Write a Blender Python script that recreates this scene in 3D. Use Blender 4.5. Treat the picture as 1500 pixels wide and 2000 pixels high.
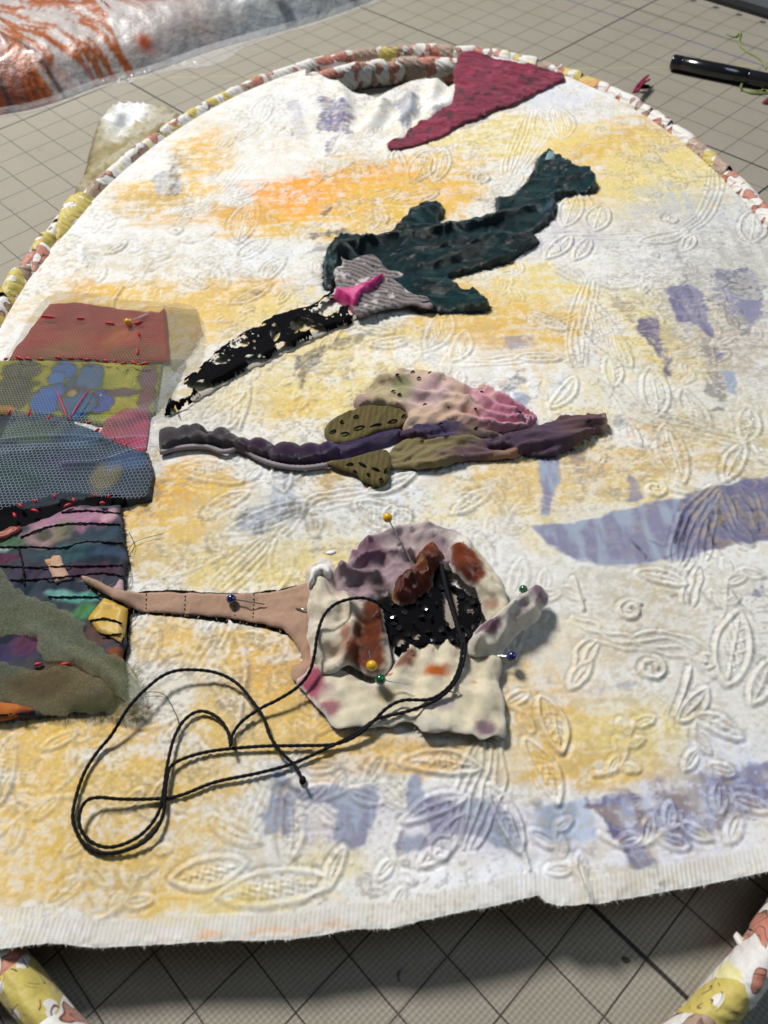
import bpy, bmesh, math, random
import numpy as np
from mathutils import Matrix, Vector
from mathutils.geometry import delaunay_2d_cdt

random.seed(7)
RNG = np.random.default_rng(11)
S = 0.0254                      # lengths below are inches; meshes are built in metres
scene = bpy.context.scene
for o in list(bpy.data.objects):
    bpy.data.objects.remove(o)
COL = scene.collection

# ------------------------------------------------------------------ camera, world, lights, exposure
PITCH, ROLL, FPX, CAMH = 0.652206153, -0.042408961, 1549.36088, 12.9386110
def _rx(t): return np.array([[1, 0, 0], [0, math.cos(t), -math.sin(t)], [0, math.sin(t), math.cos(t)]])
def _rz(t): return np.array([[math.cos(t), -math.sin(t), 0], [math.sin(t), math.cos(t), 0], [0, 0, 1]])
CM = _rx(PITCH) @ _rz(ROLL)
cam_data = bpy.data.cameras.new('camera')
cam = bpy.data.objects.new('camera', cam_data)
COL.objects.link(cam)
m4 = Matrix([list(CM[i]) + [0] for i in range(3)] + [[0, 0, 0, 1]])
m4.translation = Vector((0, 0, CAMH * S))
cam.matrix_world = m4
cam_data.sensor_fit = 'VERTICAL'
cam_data.sensor_height = 36.0
cam_data.sensor_width = 27.0
cam_data.lens = 36.0 * FPX / 2000.0
cam_data.clip_start = 0.01
cam_data.clip_end = 20.0
cam_data.dof.use_dof = True
cam_data.dof.focus_distance = 15.0 * S
cam_data.dof.aperture_fstop = 13.0
scene.camera = cam

world = bpy.data.worlds.new('World')
scene.world = world
world.use_nodes = True
bg = world.node_tree.nodes['Background']
bg.inputs[0].default_value = (0.74, 0.85, 1.0, 1)
bg.inputs[1].default_value = 0.06

def area_light(name, loc, target, size, power, color):
    d = bpy.data.lights.new(name, 'AREA')
    d.shape = 'DISK'; d.size = size * S; d.energy = power; d.color = color
    o = bpy.data.objects.new(name, d); COL.objects.link(o)
    o.location = Vector(loc) * S
    v = (Vector(target) - Vector(loc)) * S
    o.rotation_euler = v.to_track_quat('-Z', 'Y').to_euler()
    return o
KEY = area_light('ceiling_lamp', (-30, 54, 66), (0, 9, 1), 17.0, 55.0, (1.0, 0.985, 0.96))
area_light('window_lamp', (36, 10, 34), (2, 9, 1), 20.0, 2.4, (0.62, 0.80, 1.0))

scene.view_settings.view_transform = 'Standard'
scene.view_settings.look = 'None'
scene.view_settings.gamma = 1.0
scene.view_settings.use_curve_mapping = False
scene.view_settings.exposure = 0.22
scene.render.resolution_x = 768
scene.render.resolution_y = 1024
scene.render.engine = 'CYCLES'

# ------------------------------------------------------------------ helpers
def lin(h):
    h = h.lstrip('#')
    v = np.array([int(h[i:i + 2], 16) / 255 for i in (0, 2, 4)])
    return np.where(v <= 0.04045, v / 12.92, ((v + 0.055) / 1.055) ** 2.4)

def U(px, py, z=0.0):
    """photo direction (1500 x 2000 frame) met with the level z (inches) -> x, y in inches"""
    px = np.asarray(px, float); py = np.asarray(py, float)
    d = np.stack([(px - 750) / FPX, (1000 - py) / FPX, -np.ones_like(px)], -1) @ CM.T
    t = (z - CAMH) / d[..., 2]
    return d[..., 0] * t, d[..., 1] * t

def _hash(ix, iy, seed):
    n = (ix.astype(np.int64) * 374761393 + iy.astype(np.int64) * 668265263 + seed * 974711) & 0xFFFFFFFF
    n = ((n ^ (n >> 13)) * 1274126177) & 0xFFFFFFFF
    n = n ^ (n >> 16)
    return (n & 0xFFFFFF) / float(0x1000000)

def vnoise(x, y, seed=0):
    x = np.asarray(x, float); y = np.asarray(y, float)
    ix = np.floor(x); iy = np.floor(y); fx = x - ix; fy = y - iy
    fx = fx * fx * (3 - 2 * fx); fy = fy * fy * (3 - 2 * fy)
    a = _hash(ix, iy, seed); b = _hash(ix + 1, iy, seed)
    c = _hash(ix, iy + 1, seed); d = _hash(ix + 1, iy + 1, seed)
    return (a * (1 - fx) + b * fx) * (1 - fy) + (c * (1 - fx) + d * fx) * fy

def fbm(x, y, octv=4, seed=0, gain=0.5):
    s = 0; a = 1; t = 0
    for k in range(octv):
        s = s + a * vnoise(x * 2 ** k + 17.3 * k, y * 2 ** k - 9.1 * k, seed + k * 31)
        t += a; a *= gain
    return s / t

def sst(a, b, x):
    t = np.clip((x - a) / (b - a), 0, 1)
    return t * t * (3 - 2 * t)

def catmull(P, n=8, closed=False):
    P = np.asarray(P, float); N = len(P); out = []
    if N < 3 and not closed:
        return np.stack([P[0] + (P[-1] - P[0]) * t for t in np.linspace(0, 1, n + 1)])
    rng = range(N) if closed else range(N - 1)
    for i in rng:
        if closed: p0, p1, p2, p3 = P[(i - 1) % N], P[i], P[(i + 1) % N], P[(i + 2) % N]
        else: p0, p1, p2, p3 = P[max(i - 1, 0)], P[i], P[i + 1], P[min(i + 2, N - 1)]
        for t in np.arange(n) / n:
            out.append(0.5 * (2 * p1 + (p2 - p0) * t + (2 * p0 - 5 * p1 + 4 * p2 - p3) * t * t + (3 * p1 - p0 - 3 * p2 + p3) * t ** 3))
    if not closed: out.append(P[-1])
    return np.array(out)

def resample(P, step, closed=False):
    Q = np.vstack([P, P[:1]]) if closed else np.asarray(P)
    d = np.r_[0, np.cumsum(np.linalg.norm(np.diff(Q, axis=0), axis=1))]
    n = max(int(round(d[-1] / step)), 6 if closed else 2)
    s = np.linspace(0, d[-1], n + 1)
    R = np.stack([np.interp(s, d, Q[:, k]) for k in range(Q.shape[1])], 1)
    return R[:-1] if closed else R

def inpoly(x, y, P):
    r = np.zeros(x.shape, bool); j = len(P) - 1
    for i in range(len(P)):
        xi, yi = P[i]; xj, yj = P[j]
        if yi != yj:
            r ^= ((yi > y) != (yj > y)) & (x < (xj - xi) * (y - yi) / (yj - yi) + xi)
        j = i
    return r

def dpoly(x, y, P, closed=True):
    best = np.full(x.shape, 1e9); n = len(P)
    for i in range(n if closed else n - 1):
        a = P[i]; b = P[(i + 1) % n]
        dx, dy = b - a; L = dx * dx + dy * dy + 1e-12
        t = np.clip(((x - a[0]) * dx + (y - a[1]) * dy) / L, 0, 1)
        best = np.minimum(best, (x - a[0] - t * dx) ** 2 + (y - a[1] - t * dy) ** 2)
    return np.sqrt(best)

# ------------------------------------------------------------------ object helpers
def tag(o, label=None, cat=None, group=None, kind=None):
    if label: o['label'] = label
    if cat: o['category'] = cat
    if group: o['group'] = group
    if kind: o['kind'] = kind
    return o

BASE = {}
def thing(name, base, label, cat, group=None):
    o = bpy.data.objects.new(name, None)
    COL.objects.link(o)
    o.location = Vector(base) * S
    o.empty_display_size = 0.01
    BASE[o.name] = np.array(base, float)
    return tag(o, label, cat, group)

def mesh_from(name, V, F, col=None, smooth=True):
    """V in inches (n,3); F list or int array of tris / quads"""
    me = bpy.data.meshes.new(name)
    V = np.asarray(V, np.float32) * S
    if isinstance(F, np.ndarray):
        k = F.shape[1]; n = len(F)
        me.vertices.add(len(V)); me.vertices.foreach_set('co', V.ravel())
        me.loops.add(n * k); me.loops.foreach_set('vertex_index', F.astype(np.int32).ravel())
        me.polygons.add(n); me.polygons.foreach_set('loop_start', np.arange(0, n * k, k, dtype=np.int32))
        try: me.polygons.foreach_set('loop_total', np.full(n, k, np.int32))
        except Exception: pass
        me.update(calc_edges=True)
    else:
        me.from_pydata(V.tolist(), [], [list(map(int, f)) for f in F]); me.update()
    if smooth:
        me.polygons.foreach_set('use_smooth', np.ones(len(me.polygons), bool))
    if col is not None:
        a = me.color_attributes.new('Col', 'FLOAT_COLOR', 'POINT')
        c = np.ones((len(V), 4), np.float32); c[:, :3] = col
        a.data.foreach_set('color', c.ravel())
    return me

def add(name, V, F, mat, parent=None, base=None, col=None, smooth=True):
    """one mesh object, its origin at its own base or at its parent's origin"""
    V = np.asarray(V, float)
    if parent is not None:
        b = np.zeros(3); p = parent
        while p is not None:
            b = b + (BASE[p.name] if p.name in BASE else 0); p = p.parent
    else:
        b = np.array(base if base is not None else (V[:, 0].mean(), V[:, 1].mean(), V[:, 2].min()), float)
    o = bpy.data.objects.new(name, mesh_from(name, V - b, F, col, smooth))
    COL.objects.link(o)
    if mat: o.data.materials.append(mat)
    if parent is not None: o.parent = parent
    else:
        o.location = Vector(b) * S; BASE[o.name] = b
    return o

def tube(P, r, sides=8, twist=0.0, ply=0.0, caps=True):
    """tube round a polyline in inches; twist (turns / inch) and ply give a twisted-cord surface"""
    P = np.asarray(P, float); n = len(P)
    r = np.full(n, r) if np.isscalar(r) else np.asarray(r, float)
    T = np.gradient(P, axis=0); T /= np.linalg.norm(T, axis=1)[:, None] + 1e-12
    up = np.array([0, 0, 1.0])
    A = np.cross(T, up); A /= np.linalg.norm(A, axis=1)[:, None] + 1e-9
    B = np.cross(A, T)
    s = np.r_[0, np.cumsum(np.linalg.norm(np.diff(P, axis=0), axis=1))]
    th = np.arange(sides) / sides * 2 * math.pi
    ph = th[None, :] - s[:, None] * twist * 2 * math.pi
    rr = r[:, None] * (1 + ply * np.cos(2 * ph))
    V = P[:, None, :] + rr[..., None] * (np.cos(th)[None, :, None] * A[:, None, :] + np.sin(th)[None, :, None] * B[:, None, :])
    V = V.reshape(-1, 3)
    i = np.arange(n - 1)[:, None] * sides; k = np.arange(sides)[None, :]; k2 = (k + 1) % sides
    F = np.stack([i + k, i + sides + k, i + sides + k2, i + k2], -1).reshape(-1, 4).tolist()
    if caps:
        F.append(list(range(sides))[::1]); F.append(list(range((n - 1) * sides, n * sides))[::-1])
    return V, F

def uvsphere(c, r, seg=20, ring=12, sc=(1, 1, 1)):
    V = [(0, 0, 1)]
    for i in range(1, ring):
        t = math.pi * i / ring
        for k in range(seg):
            a = 2 * math.pi * k / seg
            V.append((math.sin(t) * math.cos(a), math.sin(t) * math.sin(a), math.cos(t)))
    V.append((0, 0, -1))
    F = [(0, 1 + k, 1 + (k + 1) % seg) for k in range(seg)]
    for i in range(ring - 2):
        for k in range(seg):
            a = 1 + i * seg + k; b = 1 + i * seg + (k + 1) % seg
            F.append((a, a + seg, b + seg, b))
    L = len(V) - 1
    F += [(L, L - seg + (k + 1) % seg, L - seg + k) for k in range(seg)]
    return np.array(V) * r * np.array(sc) + np.array(c), F

def merge(parts):
    V = []; F = []; n = 0
    for v, f in parts:
        V.append(np.asarray(v)); F += [tuple(i + n for i in q) for q in f]; n += len(v)
    return np.vstack(V), F

# ------------------------------------------------------------------ materials
class NT:
    def __init__(s, name):
        s.m = bpy.data.materials.new(name); s.m.use_nodes = True
        s.t = s.m.node_tree; s.b = s.t.nodes['Principled BSDF']; s.out = s.t.nodes['Material Output']
    def n(s, typ, **kw):
        nd = s.t.nodes.new(typ)
        for k, v in kw.items(): setattr(nd, k, v)
        return nd
    def l(s, a, b): s.t.links.new(a, b)
    def val(s, sock, v):
        if hasattr(v, 'is_linked') or hasattr(v, 'links'): s.l(v, sock)
        else:
            if isinstance(v, (tuple, list, np.ndarray)) and len(v) == 3 and sock.type == 'RGBA': v = tuple(v) + (1,)
            sock.default_value = v
    def math(s, op, a, b=0.0, c=None):
        nd = s.n('ShaderNodeMath', operation=op)
        s.val(nd.inputs[0], a); s.val(nd.inputs[1], b)
        if c is not None: s.val(nd.inputs[2], c)
        return nd.outputs[0]
    def mix(s, f, a, b, blend='MIX'):
        nd = s.n('ShaderNodeMix', data_type='RGBA', blend_type=blend)
        s.val(nd.inputs[0], f); s.val(nd.inputs[6], a); s.val(nd.inputs[7], b)
        return nd.outputs[2]
    def obj(s):
        return s.n('ShaderNodeTexCoord').outputs['Object']
    def noise(s, scale, detail=3, rough=0.55, vec=None, out=0, dist=0.0):
        nd = s.n('ShaderNodeTexNoise'); nd.inputs['Scale'].default_value = scale
        nd.inputs['Detail'].default_value = detail; nd.inputs['Roughness'].default_value = rough
        nd.inputs['Distortion'].default_value = dist
        s.l(vec if vec is not None else s.obj(), nd.inputs['Vector']); return nd.outputs[out]
    def ramp(s, f, stops):
        nd = s.n('ShaderNodeValToRGB'); e = nd.color_ramp.elements
        while len(e) < len(stops): e.new(0.5)
        for k, (p, c) in enumerate(stops):
            e[k].position = p; e[k].color = tuple(c) + (1,) if len(c) == 3 else c
        s.l(f, nd.inputs[0]); return nd.outputs[0]
    def bump(s, h, strength=0.4, dist=0.001):
        nd = s.n('ShaderNodeBump'); nd.inputs['Strength'].default_value = strength
        nd.inputs['Distance'].default_value = dist
        s.l(h, nd.inputs['Height']); s.l(nd.outputs[0], s.b.inputs['Normal']); return nd

def fabric(name, color=None, rough=0.85, sheen=0.0, sheen_tint=(1, 1, 1), weave=40.0, var=0.25, bump=0.35, nscale=18.0, alpha=None, spec=0.25, vscale=500.0, sheen_rough=0.35, coat=0.0):
    """cloth; colour from the 'Col' attribute unless given; weave in threads per inch"""
    t = NT(name)
    if color is None:
        a = t.n('ShaderNodeAttribute'); a.attribute_name = 'Col'; c = a.outputs['Color']
    else:
        c = tuple(color) + (1,)
    v1 = t.noise(nscale / S, 4, 0.6); v2 = t.noise(vscale / 10 / S, 3, 0.65)
    f = t.math('ADD', t.math('MULTIPLY', v1, 0.6), t.math('MULTIPLY', v2, 0.4))
    f = t.math('MULTIPLY_ADD', t.math('SUBTRACT', f, 0.5), var * 3.2, 1.0)
    cc = t.n('ShaderNodeCombineXYZ')
    for k in range(3): t.l(f, cc.inputs[k])
    sp = t.n('ShaderNodeSeparateXYZ'); t.l(t.obj(), sp.inputs[0])
    k = 2 * math.pi * weave / S
    wj = t.math('MULTIPLY', v1, 5.0)
    wx = t.math('SINE', t.math('ADD', t.math('MULTIPLY', sp.outputs[0], k), wj)); wy = t.math('SINE', t.math('ADD', t.math('MULTIPLY', sp.outputs[1], k), wj))
    wv = t.math('MULTIPLY', wx, wy)
    f2 = t.math('MULTIPLY_ADD', wv, 0.10, 1.0)
    c2 = t.n('ShaderNodeCombineXYZ')
    for q in range(3): t.l(f2, c2.inputs[q])
    t.l(t.mix(1.0, t.mix(1.0, c, cc.outputs[0], 'MULTIPLY'), c2.outputs[0], 'MULTIPLY'), t.b.inputs['Base Color'])
    t.b.inputs['Roughness'].default_value = rough
    t.b.inputs['Specular IOR Level'].default_value = spec
    t.b.inputs['Sheen Weight'].default_value = sheen
    t.b.inputs['Sheen Roughness'].default_value = sheen_rough
    t.b.inputs['Sheen Tint'].default_value = tuple(sheen_tint) + (1,)
    t.b.inputs['Coat Weight'].default_value = coat
    h = t.math('ADD', t.math('MULTIPLY', wv, 0.5), t.math('ADD', t.math('MULTIPLY', v2, 0.9), t.math('MULTIPLY', v1, 0.7)))
    t.bump(h, bump, 0.0009)
    if alpha is not None:
        va = t.noise(26 / S, 3, 0.6); vb = t.noise(120 / S, 2, 0.6)
        al = t.math('ADD', t.math('MULTIPLY', va, 0.5), t.math('MULTIPLY', vb, 0.5))
        al = t.math('MULTIPLY_ADD', t.math('SUBTRACT', al, 0.5), 1.4, alpha)
        t.l(t.math('MINIMUM', t.math('MAXIMUM', al, 0.05), 1.0), t.b.inputs['Alpha'])
    return t.m

def plain(name, color, rough=0.5, metal=0.0, coat=0.0, spec=0.5, nscale=30.0, var=0.12):
    t = NT(name)
    v = t.noise(nscale / S, 3)
    f = t.math('MULTIPLY_ADD', t.math('SUBTRACT', v, 0.5), var * 3, 1.0)
    cc = t.n('ShaderNodeCombineXYZ')
    for k in range(3): t.l(f, cc.inputs[k])
    t.l(t.mix(1.0, tuple(color) + (1,), cc.outputs[0], 'MULTIPLY'), t.b.inputs['Base Color'])
    t.b.inputs['Roughness'].default_value = rough; t.b.inputs['Metallic'].default_value = metal
    t.b.inputs['Coat Weight'].default_value = coat; t.b.inputs['Specular IOR Level'].default_value = spec
    return t.m
# ------------------------------------------------------------------ the gridded mat and the table
GANG = -0.832957766; GOX, GOY = -3.9111585, -1.30962943      # grid direction and offset (inches)
gc, gs = math.cos(GANG), math.sin(GANG)
def grid_xy(i, j):
    i = np.asarray(i, float) + GOX; j = np.asarray(j, float) + GOY
    return gc * i - gs * j, gs * i + gc * j
gx0, gy0 = grid_xy(0, 0)

def make_mat_material():
    t = NT('printed_canvas_mat')
    sp = t.n('ShaderNodeSeparateXYZ'); t.l(t.obj(), sp.inputs[0])
    wob = t.math('MULTIPLY', t.math('SUBTRACT', t.noise(1.2 / S, 2), 0.5), 0.03)
    i = t.math('ADD', t.math('DIVIDE', sp.outputs[0], S), wob); j = t.math('ADD', t.math('DIVIDE', sp.outputs[1], S), wob)
    edge = t.math('MULTIPLY', t.math('SUBTRACT', t.noise(60 / S, 2), 0.5), 0.012)
    def near(v, period, off, w):
        q = t.math('SUBTRACT', t.math('DIVIDE', v, period), off / period)
        d = t.math('ABSOLUTE', t.math('SUBTRACT', q, t.math('ROUND', q)))
        d = t.math('ADD', t.math('MULTIPLY', d, period), edge)
        return t.math('LESS_THAN', d, w)
    def one(v, off, w):
        return t.math('LESS_THAN', t.math('ABSOLUTE', t.math('SUBTRACT', v, off)), w)
    thin = t.math('MAXIMUM', near(i, 1, 0, 0.013), near(j, 1, 0, 0.013))
    thick = t.math('MAXIMUM', near(i, 10, 6, 0.034), near(j, 10, 5, 0.034))
    # woven canvas
    wv = t.n('ShaderNodeMapping'); wv.inputs['Rotation'].default_value = (0, 0, GANG + 0.05)
    t.l(t.obj(), wv.inputs['Vector'])
    s2 = t.n('ShaderNodeSeparateXYZ'); t.l(wv.outputs[0], s2.inputs[0])
    k = 2 * math.pi * 9.5 / S
    jit = t.math('MULTIPLY', t.noise(14 / S, 2), 2.2)
    a = t.math('SINE', t.math('ADD', t.math('MULTIPLY', s2.outputs[0], k), jit)); b = t.math('SINE', t.math('ADD', t.math('MULTIPLY', s2.outputs[1], k * 1.08), jit))
    weave = t.math('MULTIPLY', a, b)
    grain = t.noise(70 / S, 3, 0.7)
    big = t.noise(0.35 / S, 4, 0.6); mid = t.noise(2.2 / S, 3, 0.6)
    base = t.mix(big, tuple(lin('#948d7d')), tuple(lin('#a29c90')))
    base = t.mix(t.math('MULTIPLY', mid, 0.3), base, tuple(lin('#867f70')))
    w01 = t.math('MULTIPLY_ADD', weave, 0.5, 0.5)
    w01 = t.math('MULTIPLY', w01, t.math('MULTIPLY_ADD', grain, 0.8, 0.5))
    base = t.mix(t.math('MULTIPLY', t.math('SUBTRACT', 1.0, w01), 0.30), base, tuple(lin('#3f3a30')))
    # bias line, ruled colour lines and smudges
    dia = t.math('SUBTRACT', j, i)
    base = t.mix(t.math('MULTIPLY', one(dia, 39.1, 0.035), 0.45), base, tuple(lin('#b8ad58')))
    sm = t.math('MULTIPLY', t.ramp(t.noise(0.9 / S, 5, 0.7), [(0.66, (0, 0, 0)), (0.76, (1, 1, 1))]), 0.45)
    base = t.mix(sm, base, tuple(lin('#5c574f')))
    base = t.mix(t.math('MULTIPLY', thin, 0.86), base, tuple(lin('#26231f')))
    base = t.mix(t.math('MULTIPLY', thick, 0.9), base, tuple(lin('#1f1d1b')))
    for off, col in ((31.0, '#2c3f78'), (32.1, '#1d4a3c')):
        msk = t.math('MULTIPLY', one(j, off, 0.028), t.math('LESS_THAN', i, -3.0))
        base = t.mix(t.math('MULTIPLY', msk, 0.85), base, tuple(lin(col)))
    t.l(base, t.b.inputs['Base Color'])
    t.b.inputs['Roughness'].default_value = 0.62
    t.b.inputs['Specular IOR Level'].default_value = 0.3
    t.bump(t.math('ADD', t.math('MULTIPLY', weave, 0.5), t.math('MULTIPLY', grain, 0.5)), 0.45, 0.0006)
    return t.m

tabV = np.array([(-60, -25, -0.09), (60, -25, -0.09), (60, 75, -0.09), (-60, 75, -0.09)], float)
table = add('table_top', tabV, [(0, 1, 2, 3)], plain('dark_table', lin('#4a4d4c'), 0.6, nscale=4), base=(0, 0, -0.09))
tag(table, kind='structure')
mi0, mi1, mj0, mj1 = -48, 22, -16, 34.52
MV = []
for (i, j) in ((mi0, mj0), (mi1, mj0), (mi1, mj1), (mi0, mj1)):
    MV.append((i, j, 0))
for (i, j) in ((mi0, mj0), (mi1, mj0), (mi1, mj1), (mi0, mj1)):
    MV.append((i, j, -0.085))
mo = bpy.data.objects.new('grid_mat', mesh_from('grid_mat', MV, [(0, 1, 2, 3), (0, 4, 5, 1), (1, 5, 6, 2), (2, 6, 7, 3), (3, 7, 4, 0)], smooth=False))
COL.objects.link(mo); mo.data.materials.append(make_mat_material())
mo.location = Vector((gx0, gy0, 0)) * S; mo.rotation_euler = (0, 0, GANG)
tag(mo, kind='structure'); BASE['grid_mat'] = np.array([gx0, gy0, 0])

ink = plain('printed_ink', lin('#2b2a2a'), 0.7)
def disc(x, y, z, r, n=14, sx=1.0):
    th = np.arange(n) / n * 2 * math.pi
    return np.c_[x + r * sx * np.cos(th), y + r * np.sin(th), np.full(n, z)], [tuple(range(n))]
parts = []
for k in range(-30, 0):
    x, y = grid_xy(k + 0.12, 34.2); parts.append(disc(x, y, 0.004, 0.085, sx=1.5))
V, F = merge(parts)
o = add('printed_dots', V, F, ink, base=(12, 34, 0)); tag(o, kind='structure')
# black binding along the mat's far edge
A = np.array(grid_xy(-46, 34.55)); B = np.array(grid_xy(20, 34.55)); nrm = np.array([-gs, gc])
e1 = A + nrm * 0.55; e2 = B + nrm * 0.55
V = [(A[0], A[1], -0.08), (B[0], B[1], -0.08), (e2[0], e2[1], -0.08), (e1[0], e1[1], -0.08),
     (A[0], A[1], 0.14), (B[0], B[1], 0.14), (e2[0], e2[1], 0.14), (e1[0], e1[1], 0.14)]
o = add('table_edge_strip', V, [(4, 5, 6, 7), (0, 1, 5, 4), (1, 2, 6, 5), (2, 3, 7, 6), (3, 0, 4, 7)], plain('black_rubber', (0.012, 0.012, 0.013), 0.55), smooth=False)
tag(o, 'straight black rubber strip along the far edge of the gridded mat', 'edge strip')

# ------------------------------------------------------------------ oval hoop
EC = np.array([0.605, 14.38]); EA, EB = 14.894, 9.865
E1 = np.array([0.10654, 0.99431]); E2 = np.array([0.99431, -0.10654])
def ell(th, da=0.0):
    """point on the hoop's oval at angle th (0 = right, 90 deg = far end); da = inset in inches"""
    u = (EB - da) * np.cos(th); v = (EA - da) * np.sin(th)
    return EC[0] + E2[0] * u + E1[0] * v, EC[1] + E2[1] * u + E1[1] * v
def ell_uv(x, y):
    dx = np.asarray(x) - EC[0]; dy = np.asarray(y) - EC[1]
    return dx * E2[0] + dy * E2[1], dx * E1[0] + dy * E1[1]
def ell_th(x, y):
    u, v = ell_uv(x, y); return np.arctan2(v / EA, u / EB)
def ell_inset(x, y):
    """approximate distance inside the oval (inches)"""
    u, v = ell_uv(x, y); r = np.sqrt((u / EB) ** 2 + (v / EA) ** 2) + 1e-9
    g = np.sqrt((u / EB ** 2) ** 2 + (v / EA ** 2) ** 2) / r + 1e-9
    return (1 - r) / g

def print_material(name, kind):
    t = NT(name)
    oi = t.n('ShaderNodeObjectInfo'); mp = t.n('ShaderNodeMapping'); t.l(t.obj(), mp.inputs['Vector'])
    sc = t.n('ShaderNodeVectorMath', operation='SCALE'); sc.inputs[0].default_value = (3.1, 5.7, 2.3); t.l(oi.outputs['Random'], sc.inputs[3])
    t.l(sc.outputs[0], mp.inputs['Location']); vec = mp.outputs[0]
    n1 = t.noise(2.7 / S, 0, 0.45, vec, dist=0.25); n2 = t.noise(2.6 / S, 0, 0.5, vec, dist=0.3); n3 = t.noise(16 / S, 3, 0.6, vec)
    white = tuple(lin('#d9d5cf')); coral = tuple(lin('#bd7a66')); brown = tuple(lin('#6b4a3a')); yel = tuple(lin('#c2b05a')); tan = tuple(lin('#a08672')); pale = tuple(lin('#d9d29a'))
    line = t.math('LESS_THAN', t.math('ABSOLUTE', t.math('SUBTRACT', t.math('FRACT', t.math('MULTIPLY', n2, 7.0)), 0.5)), 0.07)
    def motif(bg, thr, col):
        c = t.mix(t.math('GREATER_THAN', n1, thr), bg, col)
        c = t.mix(t.math('MULTIPLY', line, t.math('GREATER_THAN', n1, thr)), c, brown)
        return t.mix(t.math('LESS_THAN', t.math('ABSOLUTE', t.math('SUBTRACT', n1, thr)), 0.012), c, brown)
    if kind == 'white':
        c = motif(white, 0.62, coral); c = t.mix(t.math('LESS_THAN', n1, 0.30), c, pale)
    elif kind == 'yellow':
        c = t.mix(t.math('GREATER_THAN', n1, 0.62), yel, white); c = t.mix(t.math('MULTIPLY', line, t.math('GREATER_THAN', n1, 0.56)), c, brown)
        c = t.mix(t.math('MULTIPLY', line, t.math('LESS_THAN', n1, 0.33)), c, brown)
    elif kind == 'coral':
        c = motif(white, 0.50, coral)
    elif kind == 'brown':
        c = motif(white, 0.50, t.mix(line, tan, brown))
    elif kind == 'orange':
        c = t.mix(t.math('GREATER_THAN', n1, 0.5), yel, tuple(lin('#cf9a4a'))); c = t.mix(t.math('MULTIPLY', line, 0.6), c, coral)
    else:
        c = t.mix(line, tan, t.mix(0.5, tan, white))
    f = t.math('MULTIPLY_ADD', n3, 0.3, 0.80)
    cc = t.n('ShaderNodeCombineXYZ')
    for k in range(3): t.l(f, cc.inputs[k])
    t.l(t.mix(1.0, c, cc.outputs[0], 'MULTIPLY'), t.b.inputs['Base Color'])
    t.b.inputs['Roughness'].default_value = 0.6; t.b.inputs['Sheen Weight'].default_value = 0.15
    sp = t.n('ShaderNodeTexWave', wave_type='BANDS', bands_direction='DIAGONAL'); sp.inputs['Scale'].default_value = 2.2 / S
    sp.inputs['Distortion'].default_value = 6; sp.inputs['Detail'].default_value = 2; t.l(vec, sp.inputs['Vector'])
    t.bump(t.math('ADD', t.math('MULTIPLY', sp.outputs['Fac'], 0.5), t.math('MULTIPLY', n3, 0.35)), 0.5, 0.0014)
    return t.m
PRINTS = {k: print_material('floral_print_' + k, k) for k in ('white', 'yellow', 'coral', 'brown', 'tan', 'orange')}

hoop = thing('quilting_hoop', (EC[0], EC[1], 0.0), 'large oval quilting hoop wrapped in white, yellow and coral floral strips on the gridded mat', 'hoop')
def ring_tube(da, th0, th1, n, rx, rz, zc0, sides=18, fun=None):
    th = np.linspace(th0, th1, n)
    if da > 0: da = da * sst(-0.75, 0.1, np.sin(th)) + 0.05
    cx, cy = ell(th, da)
    # outward normal
    e = 1e-3; ax, ay = ell(th + e, da); tx, ty = (ax - cx), (ay - cy); L = np.hypot(tx, ty); tx /= L; ty /= L
    nx, ny = ty, -tx
    ph = np.arange(sides) / sides * 2 * math.pi
    V = np.zeros((n, sides, 3))
    for k in range(sides):
        m = 1.0; sh = np.zeros(n)
        if fun is not None: m, sh = fun(np.linspace(0, 1, n), ph[k])
        V[:, k, 0] = cx + nx * rx * m * math.cos(ph[k]) + tx * sh
        V[:, k, 1] = cy + ny * rx * m * math.cos(ph[k]) + ty * sh
        V[:, k, 2] = zc0 + rz * m * math.sin(ph[k])
    i = np.arange(n - 1)[:, None] * sides; k = np.arange(sides)[None, :]; k2 = (k + 1) % sides
    F = np.stack([i + k, i + k2, i + sides + k2, i + sides + k], -1).reshape(-1, 4)
    return V.reshape(-1, 3), F
core = plain('hoop_core', lin('#8d857c'), 0.8)
for da, zc0, rz in ((0.0, 0.50, 0.44), (0.60, 0.42, 0.36)):
    V, F = ring_tube(da, 0, 2 * math.pi, 240, 0.22, rz, zc0, 12)
    o = add('ring_core', V, F, core, hoop)
def wrap(th0, th1, kind, da=0.0, rx=0.27, rz=0.48, z=0.515, flare=0.06, seed=0, mult=1.0):
    rs = np.random.default_rng(seed); sl = rs.uniform(0.10, 0.26) * rs.choice([1, 1, 1, -1]); p0 = rs.uniform(0, 6.28); p1 = rs.uniform(0, 6.28)
    ofs = rs.uniform(-0.02, 0.03)
    def fun(s, ph):
        m = mult * (1 + ofs + flare * (s - 0.3) + 0.035 * math.sin(2 * ph + p0) * s + 0.025 * np.sin(5 * s + p1 + 3 * ph))
        sh = sl * np.full_like(s, math.sin(ph + 0.4)) + 0.03 * math.sin(3 * ph + p1)
        m = m - 0.06 * (s < 0.01) - 0.08 * (s > 0.99)
        return m, sh
    V, F = ring_tube(da, th0, th1, 9, rx, rz, z, 20, fun)
    return add('wrap', V, F, PRINTS[kind], hoop)
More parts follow.
